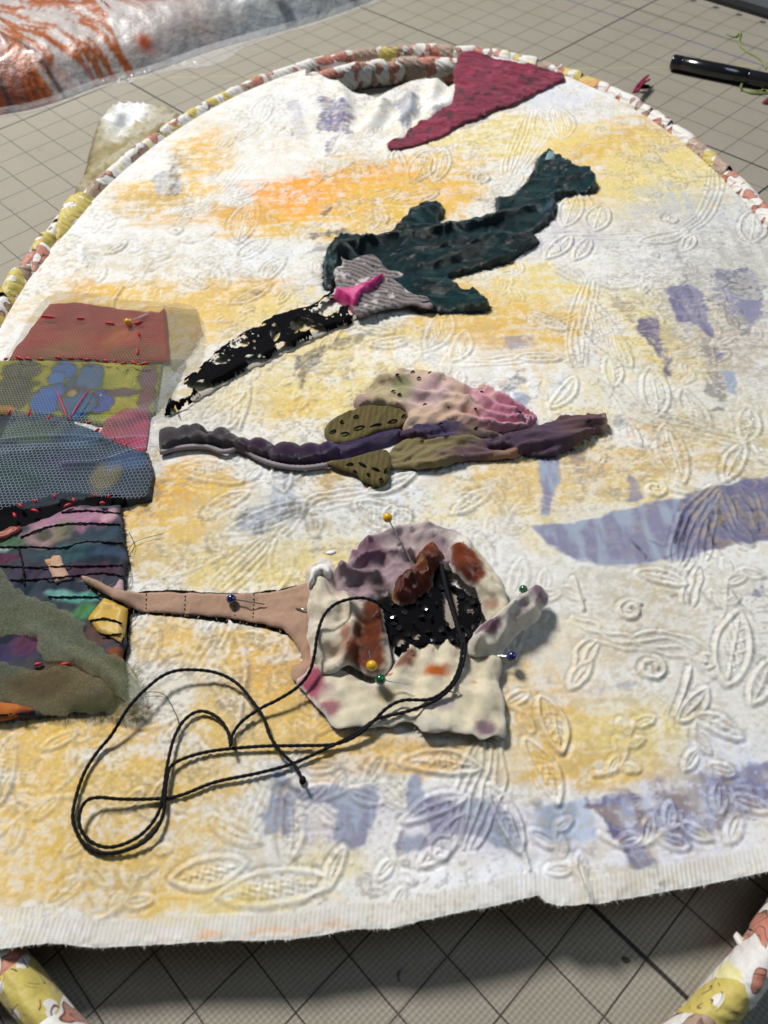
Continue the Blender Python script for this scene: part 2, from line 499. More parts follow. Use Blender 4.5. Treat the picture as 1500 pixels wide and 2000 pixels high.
# strips read off the hoop from the left side over the far end to the right side
STRIPS = [(0, 690, 'white'), (8, 668, 'brown'), (20, 640, 'yellow'), (40, 612, 'brown'), (58, 578, 'yellow'), (66, 545, 'brown'), (84, 505, 'coral'), (104, 478, 'yellow'),
          (118, 460, 'white'), (140, 440, 'yellow'), (166, 412, 'yellow'), (200, 376, 'brown'), (226, 352, 'white'), (246, 334, 'white'), (276, 306, 'brown'), (304, 284, 'white'), (334, 262, 'yellow'), (364, 244, 'white'),
          (384, 232, 'yellow'), (404, 222, 'brown'), (436, 204, 'yellow'), (470, 190, 'white'), (488, 182, 'brown'), (514, 170, 'coral'), (548, 158, 'white'), (578, 148, 'white'), (606, 140, 'brown'), (636, 132, 'white'),
          (680, 123, 'coral'), (714, 117, 'tan'), (756, 111, 'yellow'), (786, 108, 'brown'), (816, 105, 'white'), (850, 103, 'white'), (870, 102, 'tan'), (900, 102, 'white'), (930, 103, 'white'), (958, 107, 'brown'), (986, 110, 'white'), (1012, 114, 'yellow'),
          (1042, 120, 'white'), (1068, 126, 'brown'), (1096, 136, 'white'), (1128, 148, 'yellow'), (1154, 158, 'orange'), (1180, 170, 'white'), (1208, 184, 'coral'), (1240, 204, 'white'), (1262, 216, 'brown'), (1288, 230, 'white'),
          (1308, 242, 'brown'), (1322, 250, 'coral'), (1348, 268, 'white'), (1374, 286, 'tan'), (1392, 302, 'tan'), (1404, 314, 'yellow'), (1422, 328, 'tan'), (1442, 346, 'coral'), (1460, 362, 'white'), (1482, 382, 'coral'), (1496, 394, 'white')]
ths = []
for px, py, k in STRIPS:
    x, y = U(px, py, 0.8); th = float(ell_th(x, y)); ths.append(th if th > -math.pi / 2 else th + 2 * math.pi)
mids = [(a + b) / 2 for a, b in zip(ths[:-1], ths[1:])]
bnd = [ths[0] + (ths[0] - mids[0])] + mids + [ths[-1] - (mids[-1] - ths[-1])]
for k, (px, py, kind) in enumerate(STRIPS):
    a, b = bnd[k], bnd[k + 1]
    wrap(a + 0.008, b - 0.008, kind, seed=k, mult=1.0 + 0.02 * (k % 3) + (0.13 if kind == 'yellow' and px < 200 else 0))
# the rest of the oval, near side: from the right edge round the near end to the left edge
th = bnd[-1]; k = 500; kinds = ['white', 'coral', 'white', 'yellow', 'brown', 'white', 'coral', 'tan', 'white', 'yellow']
end = bnd[0] - 2 * math.pi
while th > end:
    w = random.uniform(0.045, 0.085); b = max(th - w, end)
    wrap(th + 0.008, b - 0.008, kinds[k % len(kinds)], seed=k, mult=1.0 + 0.02 * (k % 3)); th = b; k += 1
# inner ring, strips where the cloth leaves it bare
def span(pA, pB, kindlist, seed0, z=0.44, rx=0.27, rz=0.42):
    t0 = float(ell_th(*U(*pA, 0.6))); t1 = float(ell_th(*U(*pB, 0.6)))
    n = len(kindlist); e = np.linspace(t0, t1, n + 1)
    for q, kd in enumerate(kindlist):
        wrap(e[q] + 0.01, e[q + 1] - 0.01, kd, da=0.60, rx=rx, rz=rz, z=z, seed=seed0 + q, mult=1.0 + 0.04 * (q % 2))
span((560, 190), (960, 130), ['white', 'brown', 'coral', 'white', 'brown', 'white', 'coral', 'tan', 'coral', 'white', 'white', 'white'], 900)
# ------------------------------------------------------------------ painted, embossed cloth
CRX, CRY = U(770, 200, 0.9)
FOLDS_TOP = [[(805, 185), (800, 215), (778, 240), (790, 262), (760, 290)], [(745, 195), (735, 225), (720, 250)], [(850, 160), (842, 195), (846, 215)],
             [(660, 165), (672, 200), (668, 240)], [(885, 185), (862, 215), (822, 240)]]
FOLDS_TOP = [np.stack(U(*np.array(f, float).T, 0.9), 1) for f in FOLDS_TOP]
EDGE_PX = [(-260, 1840), (-120, 1850), (0, 1853), (100, 1842), (180, 1850), (300, 1845), (420, 1838), (560, 1836), (690, 1815), (760, 1814), (840, 1794), (960, 1770), (1052, 1748), (1066, 1762), (1090, 1768), (1150, 1764), (1230, 1754), (1330, 1736), (1500, 1702), (1620, 1690), (1760, 1690)]
def zc(x, y):
    """height of the cloth surface (inches) without the embossing"""
    x = np.asarray(x, float); y = np.asarray(y, float)
    z = 0.96 + 0.05 * (fbm(x * 0.22 + 3, y * 0.22, 2, 5) - 0.5)
    e = ell_inset(x, y)
    _u, _v = ell_uv(x, y)
    z = z - 0.34 * sst(0.42, 0.16, e) * sst(-7.0, -3.5, _v) + 0.16 * np.exp(-(e / 0.6) ** 2) * sst(-4.0, -7.5, _v)
    # crumpled far corner where the cloth has slipped off the ring
    c = np.exp(-(((x - CRX) / 2.3) ** 2 + ((y - CRY) / 2.4) ** 2))
    w = 0.10 * (fbm(x * 0.9, y * 0.6, 3, 41) - 0.5) - 0.10 * c
    for f in FOLDS_TOP:
        d = dpoly(x, y, f, False) if x.ndim else dpoly(x.reshape(1), y.reshape(1), f, False)[0]
        w = w + 0.12 * np.exp(-(d / 0.22) ** 2) - 0.05 * np.exp(-((d - 0.4) / 0.2) ** 2)
    z = z + c * w * 1.5
    # soft ripples of the free near edge
    ed = sst(5.2, 2.2, y)
    z = z + ed * (0.05 * np.sin(x * 0.9 + 0.6) + 0.03 * np.sin(x * 2.1) - 0.05)
    fx, fy = 2.62, 2.1
    dl = (x - fx) - (y - fy) * -0.22
    z = z + 0.10 * np.exp(-(dl / 0.09) ** 2) * sst(3.6, 2.0, y) - 0.05 * np.exp(-((dl - 0.16) / 0.1) ** 2) * sst(3.4, 2.0, y)
    return z

def UC(px, py, lift=0.0):
    """photo direction met with the cloth (plus lift)"""
    px = np.asarray(px, float); py = np.asarray(py, float); z = np.full(px.shape, 0.96)
    for _ in range(6):
        x, y = U(px, py, z + lift); z = zc(x, y)
    return x, y, z + lift

NR, NCOL = 840, 780
ex, ey, ez = UC(*np.array(EDGE_PX, float).T)
eu, ev = ell_uv(ex, ey)
VTOP = EA - 0.14
VBN = float(np.interp(0, eu, ev))
def dens(t):      # finer rows near the camera
    return (np.exp(1.05 * t) - 1) / (math.exp(1.05) - 1)
tt = np.linspace(0, 1, NR); tau = dens(tt)
vn = VBN + (VTOP - VBN) * tau
Wn = (EB - 0.14) * np.sqrt(np.clip(1 - (vn / (EA - 0.14)) ** 2, 1e-5, 1))
Wn = np.where(vn < 0, np.maximum(np.minimum(Wn, 6.9 + (vn - VBN) * 0.40), 6.4), Wn)
ss = np.linspace(-1, 1, NCOL)
Ug = Wn[:, None] * ss[None, :]
jag = 0.02 * (fbm(ss * 60, ss * 0 + 2, 3, 77) - 0.5)
vbg = np.interp(Ug, eu, ev)
Vg = vbg + jag[None, :] * (1 - tau[:, None]) ** 8 + (VTOP - vbg) * tau[:, None]
CX = EC[0] + E2[0] * Ug + E1[0] * Vg
CY = EC[1] + E2[1] * Ug + E1[1] * Vg
CZ = zc(CX, CY)
DU = 2 * Wn / (NCOL - 1); DV = np.gradient(vn)

ridge = np.zeros((NR, NCOL), np.float32); groove = np.zeros((NR, NCOL), np.float32); fill = np.zeros((NR, NCOL), np.float32); ribs = np.zeros((NR, NCOL), np.float32)
def cell(x, y):
    u, v = ell_uv(x, y); vb = np.interp(u, eu, ev)
    r = np.interp((v - vb) / (VTOP - vb), tau, np.arange(NR)); c = (u / np.interp(r, np.arange(NR), Wn) + 1) / 2 * (NCOL - 1)
    return r, c
def window(x0, x1, y0, y1):
    R = []; C = []
    for a in (x0, x1):
        for b in (y0, y1):
            r, c = cell(a, b); R.append(r); C.append(c)
    return slice(max(int(min(R)), 0), min(int(max(R)) + 2, NR)), slice(max(int(min(C)), 0), min(int(max(C)) + 2, NCOL))
def stamp(pts, w=0.045, h=1.0, side=0.0):
    """raise a ridge along a world polyline; a groove runs beside it"""
    w = w * 0.72
    full = resample(np.asarray(pts, float), 0.035)
    full = full + 0.05 * (np.stack([fbm(full[:, 0] * 1.7, full[:, 1] * 1.7, 2, 81), fbm(full[:, 0] * 1.7, full[:, 1] * 1.7, 2, 82)], 1) - 0.5)
    m = w * 5
    for q in range(0, len(full), 14):
        sub = full[q:q + 15]
        if len(sub) < 2: continue
        sr, sc_ = window(sub[:, 0].min() - m, sub[:, 0].max() + m, sub[:, 1].min() - m, sub[:, 1].max() + m)
        X = CX[sr, sc_]; Y = CY[sr, sc_]
        if X.size == 0: continue
        d = dpoly(X, Y, sub, False)
        nz = 0.7 + 0.6 * vnoise(X * 9, Y * 9, 3)
        ridge[sr, sc_] = np.maximum(ridge[sr, sc_], h * np.exp(-(d / (w * nz)) ** 2))
        groove[sr, sc_] = np.maximum(groove[sr, sc_], h * np.exp(-((d - 2.1 * w) / (w * 0.8)) ** 2))
def curve_px(pts, w=0.045, h=1.0, par=0, gap=0.12):
    P = catmull(np.array(pts, float), 10)
    x, y, z = UC(P[:, 0], P[:, 1]); W = np.stack([x, y], 1)
    if not par: stamp(W, w, h); return
    T = np.gradient(W, axis=0); T /= np.linalg.norm(T, axis=1)[:, None] + 1e-9
    N = np.stack([-T[:, 1], T[:, 0]], 1)
    s = np.linspace(-1, 1, len(W))[:, None]
    for k in range(par):
        o = (k - (par - 1) / 2) * gap
        stamp(W + N * o * (1.25 - 0.55 * s * s) + 0.03 * np.sin(6 * s + k * 1.7), w * 0.8, h * (0.45 + 0.4 * vnoise(np.array(k * 3.3), np.array(k * 1.7), 4)))
def fill_poly(W, amt, rib):
    sr, sc_ = window(W[:, 0].min(), W[:, 0].max(), W[:, 1].min(), W[:, 1].max())
    X = CX[sr, sc_]; Y = CY[sr, sc_]
    if X.size == 0: return
    i = inpoly(X, Y, W); d = dpoly(X, Y, W)
    a = np.where(i, sst(0, 0.14, d), 0)
    fill[sr, sc_] = np.maximum(fill[sr, sc_], amt * a)
    ribs[sr, sc_] = np.maximum(ribs[sr, sc_], rib * a)
def leaf_px(base, tip, wf=0.32, inner=True, h=1.0, bend=0.0, rib=1.0):
    (bx, by, _), (tx_, ty_, _) = UC(*base), UC(*tip)
    b = np.array([bx, by]); t = np.array([tx_, ty_]); L = np.linalg.norm(t - b); d = (t - b) / L; n = np.array([-d[1], d[0]])
    s = np.linspace(0, 1, 26)
    L = L * 1.22; b = b - d * 0.06 * L
    prof = 1.95 * s ** 0.75 * (1 - s) ** 0.8 * wf * L * 0.85
    mid = b + d * (s * L)[:, None] + n * (bend * L * np.sin(math.pi * s))[:, None]
    Lf = mid + n * prof[:, None]; Rt = mid - n * prof[:, None]
    W = np.vstack([Lf, Rt[::-1]])
    fill_poly(W, 0.55 * h, rib)
    stamp(W, 0.05, h)
    if inner:
        stamp(mid[2:22], 0.035, 0.6 * h)
        for q in (6, 10, 14, 18):
            stamp(np.stack([mid[q], mid[min(q + 3, 25)] + n * prof[q] * .75]), 0.028, 0.4 * h); stamp(np.stack([mid[q], mid[min(q + 3, 25)] - n * prof[q] * .75]), 0.028, 0.4 * h)
def curl_px(c, r, turns=1.2, a0=0.0, h=1.0, cw=1):
    x, y, _ = UC(*c); x2, y2, _ = UC(c[0] + r, c[1]); R = abs(x2 - x)
    a = np.linspace(0, turns * 2 * math.pi, 40); rr = R * (1 - 0.55 * a / a[-1])
    W = np.stack([x + rr * np.cos(a0 + cw * a), y + rr * np.sin(a0 + cw * a)], 1)
    fill_poly(np.stack([x + R * np.cos(a[:34] / turns), y + R * np.sin(a[:34] / turns)], 1), 0.6 * h, 1.0)
    stamp(W, 0.05, h)

# sprigs read off the cloth (photo points): (base, tip, width)
LEAVES = [((504, 240), (522, 194), .34), ((478, 246), (452, 214), .3), ((500, 250), (470, 270), .3), ((566, 262), (532, 240), .34), ((430, 290), (452, 268), .34), ((464, 386), (514, 360), .42), ((466, 470), (492, 400), .36),
          ((466, 506), (518, 470), .42), ((520, 545), (552, 508), .40), ((208, 494), (242, 474), .42), ((170, 502), (190, 544), .44), ((392, 420), (430, 392), .3), ((360, 470), (410, 455), .3), ((380, 520), (430, 500), .32),
          ((808, 352), (832, 300), .40), ((790, 330), (776, 298), .32), ((850, 350), (866, 298), .3), ((776, 372), (728, 384), .34), ((850, 376), (780, 392), .34), ((926, 384), (960, 384), .4), ((752, 432), (742, 402), .3),
          ((1098, 268), (1082, 214), .36), ((1050, 260), (1056, 218), .28), ((1010, 300), (968, 300), .3), ((1000, 262), (960, 270), .3), ((1104, 438), (1122, 384), .36), ((1160, 448), (1176, 406), .48), ((1112, 462), (1072, 500), .34),
          ((1150, 468), (1126, 502), .34), ((1256, 470), (1334, 452), .28), ((1258, 484), (1282, 500), .34), ((1350, 460), (1336, 486), .36), ((1466, 470), (1472, 418), .42), ((1400, 470), (1460, 478), .26), ((1140, 552), (1084, 520), .34),
          ((1160, 545), (1236, 556), .28), ((1150, 590), (1222, 700), .30), ((1196, 752), (1190, 700), .36), ((1284, 808), (1272, 728), .36), ((1384, 828), (1336, 770), .38), ((1226, 826), (1248, 866), .3), ((1300, 836), (1330, 930), .36),
          ((1452, 860), (1462, 800), .36), ((1470, 860), (1500, 900), .34), ((1450, 870), (1420, 930), .30), ((1290, 940), (1340, 960), .25), ((1040, 612), (1100, 640), .3), ((1090, 700), (1020, 700), .28), ((1120, 740), (1080, 790), .28),
          ((838, 680), (866, 614), .38), ((884, 702), (906, 652), .38), ((800, 660), (730, 672), .3), ((768, 650), (712, 640), .28), ((820, 690), (790, 712), .3),
          ((448, 830), (474, 732), .36), ((404, 818), (470, 774), .30), ((460, 590), (520, 560), .3), ((440, 560), (430, 520), .3), ((400, 560), (360, 540), .3),
          ((556, 958), (550, 904), .44), ((600, 985), (460, 1036), .26), ((470, 940), (360, 918), .34), ((480, 965), (405, 1000), .30), ((548, 1052), (544, 1142), .34), ((700, 985), (800, 1036), .40), ((610, 1000), (618, 1040), .36), ((720, 960), (800, 930), .3),
          ((430, 1080), (330, 1120), .30), ((1000, 1160), (1018, 1100), .34), ((960, 1100), (940, 1050), .34), ((890, 1000), (950, 960), .3), ((1250, 1120), (1330, 1140), .3), ((1120, 1340), (1150, 1300), .36),
          ((1060, 1366), (1094, 1458), .36), ((1420, 1330), (1440, 1210), .36), ((1376, 1350), (1330, 1400), .34), ((1360, 1400), (1440, 1440), .34), ((1470, 1370), (1500, 1300), .3), ((1030, 1452), (1084, 1556), .30), ((930, 1500), (800, 1490), .28),
          ((905, 1560), (800, 1600), .26), ((960, 1540), (1010, 1650), .28), ((900, 1600), (830, 1680), .28), ((470, 1690), (352, 1716), .36), ((440, 1748), (622, 1726), .26), ((560, 1680), (560, 1560), .30), ((640, 1730), (668, 1664), .3),
          ((500, 1640), (420, 1600), .26), ((0, 1560), (20, 1450), .36), ((330, 1440), (372, 1400), .34), ((280, 1300), (300, 1240), .3), ((350, 1290), (300, 1330), .28), ((420, 1300), (480, 1400), .26), ((350, 1390), (250, 1400), .3), ((150, 1430), (90, 1460), .3)]
for b, t, w in LEAVES:
    leaf_px(b, t, w * 0.9, True, random.uniform(0.75, 1.1), random.uniform(-0.08, 0.08))
for c, r, a0, cw in [((647, 295), 16, 0.5, 1), ((460, 398), 15, 2, 1), ((542, 250), 14, 1, -1), ((940, 348), 20, 2.5, 1), ((1312, 428), 15, 2, 1), ((1328, 362), 12, 3, 1), ((1232, 1193), 26, 0.6, 1), ((1273, 1304), 27, 1, -1), ((1380, 1290), 20, 3, 1), ((1082, 486), 18, 2, 1),
                     ((1457, 826), 18, 1, 1), ((780, 1012), 34, 2, 1), ((412, 1002), 14, 2, 1), ((860, 1660), 26, 1, 1), ((1280, 956), 24, 2, -1), ((360, 300), 12, 0, 1), ((370, 420), 11, 1, 1), ((345, 450), 12, 2, 1)]:
    curl_px(c, r, 1.15, a0, 1.0, cw)
for pts, par in [([(412, 398), (440, 372), (462, 348), (486, 324), (534, 308), (566, 292)], 4), ([(388, 460), (430, 490), (462, 520), (500, 552)], 4), ([(640, 290), (690, 292), (738, 320), (786, 352), (840, 372)], 4), ([(1036, 214), (1020, 260), (1004, 300), (994, 340)], 5),
                 ([(1080, 214), (1066, 260), (1040, 300), (1020, 330)], 3), ([(1050, 462), (1120, 458), (1190, 462), (1262, 462)], 3), ([(1398, 324), (1396, 372), (1372, 424), (1330, 452)], 4), ([(1336, 452), (1412, 456), (1484, 482)], 2),
                 ([(1154, 544), (1140, 600), (1128, 660), (1132, 714)], 5), ([(1132, 716), (1200, 760), (1240, 800), (1300, 826), (1350, 840), (1452, 862)], 4), ([(738, 608), (780, 640), (830, 676)], 4), ([(830, 690), (890, 704), (960, 706), (1030, 700)], 3),
                 ([(600, 986), (650, 975), (720, 965)], 4), ([(560, 960), (580, 1000), (540, 1050)], 3), ([(520, 1060), (470, 1110), (420, 1156)], 5), ([(440, 1210), (420, 1260), (380, 1320)], 5), ([(440, 1198), (470, 1260), (478, 1320), (462, 1440)], 1),
                 ([(1115, 1211), (1150, 1232), (1190, 1250), (1242, 1256)], 3), ([(1140, 1316), (1142, 1280), (1160, 1256)], 3), ([(1240, 1256), (1300, 1256), (1352, 1272), (1392, 1326)], 4), ([(1318, 1398), (1336, 1350), (1346, 1306)], 1),
                 ([(952, 1446), (946, 1500), (930, 1560), (905, 1650)], 6), ([(1046, 1748), (1030, 1690), (1012, 1640), (990, 1580)], 1), ([(506, 1512), (500, 1560), (486, 1610)], 4), ([(380, 1440), (400, 1520), (440, 1600)], 3),
                 ([(1400, 955), (1360, 1000), (1336, 1050), (1324, 1098)], 4), ([(1408, 965), (1414, 1005), (1436, 1040), (1466, 1068)], 4), ([(1390, 975), (1380, 1030), (1372, 1090)], 3), ([(1440, 945), (1470, 985), (1490, 1030)], 3), ([(1360, 1110), (1350, 1140), (1345, 1180)], 3),
                 ([(240, 560), (220, 600), (236, 640)], 1), ([(480, 735), (487, 780), (468, 838)], 1), ([(1000, 640), (1080, 632), (1140, 610)], 2), ([(1120, 1130), (1130, 1160), (1138, 1190)], 1)]:
    curve_px(pts, 0.05, 1.0, par if par > 1 else 0, 0.11)

# smaller sprigs of the same embossing between the large ones
rsp = np.random.default_rng(23); placed = 0
for _ in range(1500):
    px, py = rsp.uniform(30, 1480), rsp.uniform(200, 1740)
    x, y, _z = [float(v) for v in UC(px, py)]
    if ell_inset(x, y) < 1.0 or (px > 1020 and 910 < py < 1120): continue
    sr, sc_ = window(x - .55, x + .55, y - .55, y + .55)
    if ridge[sr, sc_].size == 0 or ridge[sr, sc_].mean() > 0.06: continue
    a = rsp.uniform(0, 6.28); t = np.linspace(-1, 1, 14); kx = rsp.uniform(-.45, .45); sz = rsp.uniform(.55, .95)
    ax = np.stack([t, kx * t * t + .12 * np.sin(3 * t)], 1) * sz; R = np.array([[math.cos(a), -math.sin(a)], [math.sin(a), math.cos(a)]])
    Wd = ax @ R.T + [x, y]; stamp(Wd, .05, .6)
    for q, sd in ((2, 1), (4, -1), (6, 1), (8, -1), (10, 1), (12, -1)):
        d = Wd[q] - Wd[q - 1]; d /= np.linalg.norm(d); n = np.array([-d[1], d[0]]) * sd
        dr = d * .75 + n * .75; L = rsp.uniform(.38, .62) * sz * 1.1; s = np.linspace(0, 1, 14); nn = np.array([-dr[1], dr[0]]); pr = 1.9 * s ** .75 * (1 - s) ** .8 * .3 * L
        mid = Wd[q] + dr * (s * L)[:, None]; O = np.vstack([mid + nn * pr[:, None], (mid - nn * pr[:, None])[::-1]])
        fill_poly(O, .5, 1.0); stamp(O, .045, .6); stamp(mid[1:11], .03, .4)
    placed += 1
    if placed > 120: break
ridge *= (0.55 + 0.75 * fbm(CX * 13, CY * 13, 2, 36)).astype(np.float32)
ripple = np.sin((CX * 0.25 + CY) * 2 * math.pi / 0.075 + 3 * vnoise(CX * 4, CY * 4, 8)) * 0.5 + np.sin(CX * 2 * math.pi / 0.085 + 2.5 * vnoise(CX * 5, CY * 5, 9)) * 0.5
wear = fbm(CX * 0.5, CY * 0.5, 3, 12)
emb = (0.55 + 0.9 * sst(0.33, 0.62, wear))
HZ = emb * (0.028 * ridge - 0.013 * groove * (1 - ridge) + 0.022 * fill) + 0.013 * ribs * ripple * fill * 2
HZ = HZ + 0.010 * (fbm(CX * 10, CY * 10, 3, 33) - 0.5) * (0.4 + 1.4 * fill) + 0.016 * (fbm(CX * 2.2, CY * 2.2, 3, 34) - 0.5)
# ribbed selvedge along the near edge
vedge = Vg - vbg
hem = sst(0.35, 0.31, vedge + 0.03 * (vnoise(Ug * 2, Ug * 0, 4) - 0.5))
hrib = np.sin(Ug * 2 * math.pi / 0.066)
HZ = HZ * (1 - 0.75 * hem) + hem * (0.004 + 0.004 * hrib * (0.4 + vnoise(Ug * 3, Vg * 3, 5))) - 0.012 * sst(0.05, 0.0, vedge) + 0.02 * (vnoise(Ug * 14, Vg * 14, 6) - 0.5) * sst(0.12, 0.02, vedge)
CZ = CZ + HZ

# ---- paint
WH = lin('#e1e0de'); paint = np.tile(WH, (NR, NCOL, 1)).astype(np.float32)
nA = fbm(CX * 1.1, CY * 3.2, 5, 21); nB = 0.6 * fbm(CX * 1.6, CY * 11, 4, 22) + 0.4 * fbm(CX * 9, CY * 2.2, 4, 122); nC = fbm(CX * 2.6, CY * 2.6, 4, 23); nD = fbm(CX * 15, CY * 20, 3, 24); nE = fbm(CX * 7 , CY * 1.6, 4, 25); nG = fbm(CX * 5, CY * 6, 4, 26)
def blend(m, col):
    global paint
    m = np.clip(m, 0, 1)[..., None].astype(np.float32)
    paint = paint * (1 - m) + np.asarray(col, np.float32) * m
blend(sst(0.40, 0.75, nC) * 0.55, lin('#d6cfbd'))
blend(sst(0.50, 0.8, nA) * 0.5, lin('#e2e0dc'))
Y1, Y2, Y3, OR, OC = lin('#e2cc78'), lin('#dcb038'), lin('#d39c14'), lin('#ea9800'), lin('#bd9a40')
WASH = [(1000, 262, 190, 45, Y1, .75), (1230, 292, 130, 60, Y2, .75), (1290, 255, 70, 40, Y2, .6), (1170, 300, 90, 40, Y2, .55), (600, 385, 130, 45, OR, 1.0), (700, 345, 110, 40, Y3, .8), (480, 420, 90, 28, Y3, .75), (760, 410, 150, 60, Y2, .85), (560, 430, 150, 40, Y2, .8), (850, 335, 130, 50, Y2, .7), (760, 350, 60, 30, OR, .7), (840, 375, 60, 35, OR, .7),
        (400, 300, 60, 60, Y2, .8), (420, 270, 40, 30, Y3, .5), (330, 375, 110, 34, Y2, .75), (300, 400, 80, 30, OC, .6), (380, 425, 120, 20, Y3, .5), (1180, 360, 80, 40, Y3, .7), (1270, 350, 140, 55, Y1, .9), (1330, 330, 70, 60, Y1, .8), (1240, 400, 130, 50, Y1, .5), (1120, 300, 50, 40, Y3, .6),
        (200, 590, 170, 40, Y2, .85), (160, 560, 50, 25, Y3, .6), (460, 590, 150, 50, Y2, .85), (500, 560, 60, 30, OR, .35), (560, 620, 100, 50, Y1, .8), (380, 640, 80, 40, Y2, .7), (950, 640, 210, 60, Y2, .9), (900, 600, 120, 50, Y2, .8), (1040, 560, 110, 50, Y1, .8), (1060, 690, 70, 60, Y2, .8), (960, 670, 90, 40, Y3, .5), (880, 470, 50, 30, Y2, .6),
        (620, 655, 80, 40, Y2, .7), (740, 690, 160, 60, Y1, .8), (640, 780, 170, 60, Y1, .85), (520, 760, 120, 60, Y1, .55), (560, 800, 70, 30, Y2, .5), (1300, 700, 130, 60, Y1, .75), (1400, 830, 130, 80, Y1, .6), (1330, 870, 120, 60, Y2, .5), (1150, 780, 130, 70, Y1, .6), (1150, 900, 150, 60, Y2, .7), (1000, 940, 130, 70, Y2, .65), (900, 980, 120, 50, Y1, .7), (1230, 960, 120, 40, Y1, .7), (1270, 820, 50, 40, Y3, .4),
        (320, 980, 150, 75, Y2, 1.0), (290, 960, 90, 60, Y3, .8), (380, 940, 90, 40, Y2, .6), (330, 1090, 150, 60, OC, .75), (480, 1110, 150, 50, Y1, .7), (590, 1110, 80, 50, Y1, .8), (680, 940, 90, 40, Y2, .7), (660, 1080, 100, 40, Y1, .7), (330, 1250, 90, 60, Y2, .7), (440, 1270, 150, 70, Y2, .85), (540, 1320, 90, 60, Y3, .8), (520, 1400, 120, 60, Y2, .8), (640, 1430, 170, 55, Y2, .9), (740, 1480, 180, 45, Y3, .55), (850, 1480, 120, 40, Y2, .6),
        (200, 1430, 140, 45, Y3, .7), (80, 1450, 120, 45, Y2, .75), (60, 1550, 150, 60, Y2, .65), (250, 1530, 190, 60, Y2, .7), (150, 1630, 240, 70, Y2, .6), (60, 1700, 160, 60, Y2, .65), (300, 1700, 140, 70, Y2, .55), (200, 1760, 260, 40, Y2, .55), (420, 1750, 170, 40, Y1, .6), (560, 1760, 120, 25, Y1, .6), (640, 1690, 90, 40, Y1, .45), (600, 1620, 80, 40, Y1, .4), (1060, 1430, 190, 70, Y2, .75), (1160, 1500, 190, 55, Y2, .75), (1260, 1430, 140, 60, Y1, .7), (1090, 1300, 120, 60, Y2, .55), (1130, 1230, 80, 40, Y1, .4),
        (1270, 640, 60, 60, Y1, .8), (1380, 700, 140, 80, OC, .35), (1450, 650, 80, 60, OC, .3), (1300, 600, 180, 50, Y1, .5), (1060, 1030, 60, 40, Y1, .5)]
GREY = [(500, 505, 130, 40, lin('#dfe3e6'), .8), (300, 490, 110, 50, lin('#cfccc2'), .6), (630, 560, 60, 60, lin('#d4d2cc'), .7), (480, 690, 160, 70, lin('#d5cfbf'), .5), (420, 790, 120, 60, lin('#b9b4a6'), .55), (1400, 450, 150, 110, lin('#c3c3c4'), .8), (1330, 400, 120, 40, lin('#bdbcb4'), .55), (1200, 450, 130, 50, lin('#cdcabf'), .6), (1100, 460, 80, 40, lin('#bcb5bd'), .6), (1450, 520, 110, 90, lin('#b9b5a8'), .6), (500, 240, 120, 60, lin('#cfcfc8'), .7), (600, 220, 120, 60, lin('#d9d8d6'), .7), (1060, 190, 90, 40, lin('#cfd0da'), .8),
        (850, 690, 180, 40, lin('#efeeea'), .85), (1040, 730, 120, 60, lin('#e9ebee'), .8), (1200, 760, 140, 70, lin('#dcdcd8'), .6), (1380, 800, 160, 70, lin('#d8d8d0'), .5), (540, 1010, 130, 60, lin('#bcc3ca'), .6), (690, 1000, 130, 70, lin('#c9cbc8'), .6), (780, 960, 120, 60, lin('#d9dde0'), .7), (560, 1060, 110, 50, lin('#c3beae'), .6), (1250, 1160, 230, 90, lin('#d4cfc2'), .8), (1250, 1280, 220, 90, lin('#d6d0c4'), .7), (1420, 1300, 140, 170, lin('#d9d5cd'), .7),
        (1450, 1500, 180, 120, lin('#dfe0ea'), .85), (1250, 1620, 330, 90, lin('#dddceb'), .8), (900, 1620, 200, 90, lin('#dad6e0'), .8), (980, 1720, 280, 50, lin('#eeeef2'), .9), (640, 1600, 150, 60, lin('#ddd5da'), .7), (420, 1620, 140, 80, lin('#d8d3c6'), .6), (330, 1340, 120, 80, lin('#d8cdb4'), .6), (420, 1440, 120, 90, lin('#d8cbaa'), .5), (40, 1790, 160, 40, lin('#e6e9ef'), .8), (180, 1580, 70, 50, lin('#e0dcd4'), .7), (960, 1470, 70, 60, lin('#d6cdb6'), .6), (920, 1000, 60, 60, lin('#e8e6e0'), .7)]
def wash(px, py, rx, ry, col, st, hard=0.35, tex=None):
    x, y, _ = UC(px, py); xa, ya, _ = UC(px + rx, py); xb, yb, _ = UC(px, py - ry); xc, yc, _ = UC(px, py + ry)
    Rx = math.hypot(xa - x, ya - y); Ry = math.hypot(xb - xc, yb - yc) / 2
    r = np.sqrt(((CX - x) / Rx) ** 2 + ((CY - y) / Ry) ** 2)
    r = r + (nA - 0.5) * 1.0 + (nC - 0.5) * 0.7
    m = sst(1.15, 1.15 - 2 * hard, r)
    m = m * (0.30 + 0.70 * sst(0.38, 0.58, (nB if tex is None else tex) * 0.5 + nG * 0.3 + nD * 0.2))
    blend(m * st * 1.25, col)
blend(sst(0.50, 0.72, nB) * 0.22, lin('#d6d1c6')); blend(sst(0.52, 0.70, nD) * 0.25 * sst(.4, .6, nA), lin('#c3b48e'))
random.shuffle(WASH)
for w in WASH: wash(w[0], w[1], w[2] * 1.12, w[3] * 1.15, w[4], w[5])
for w in GREY: wash(*w, 0.35, nE)
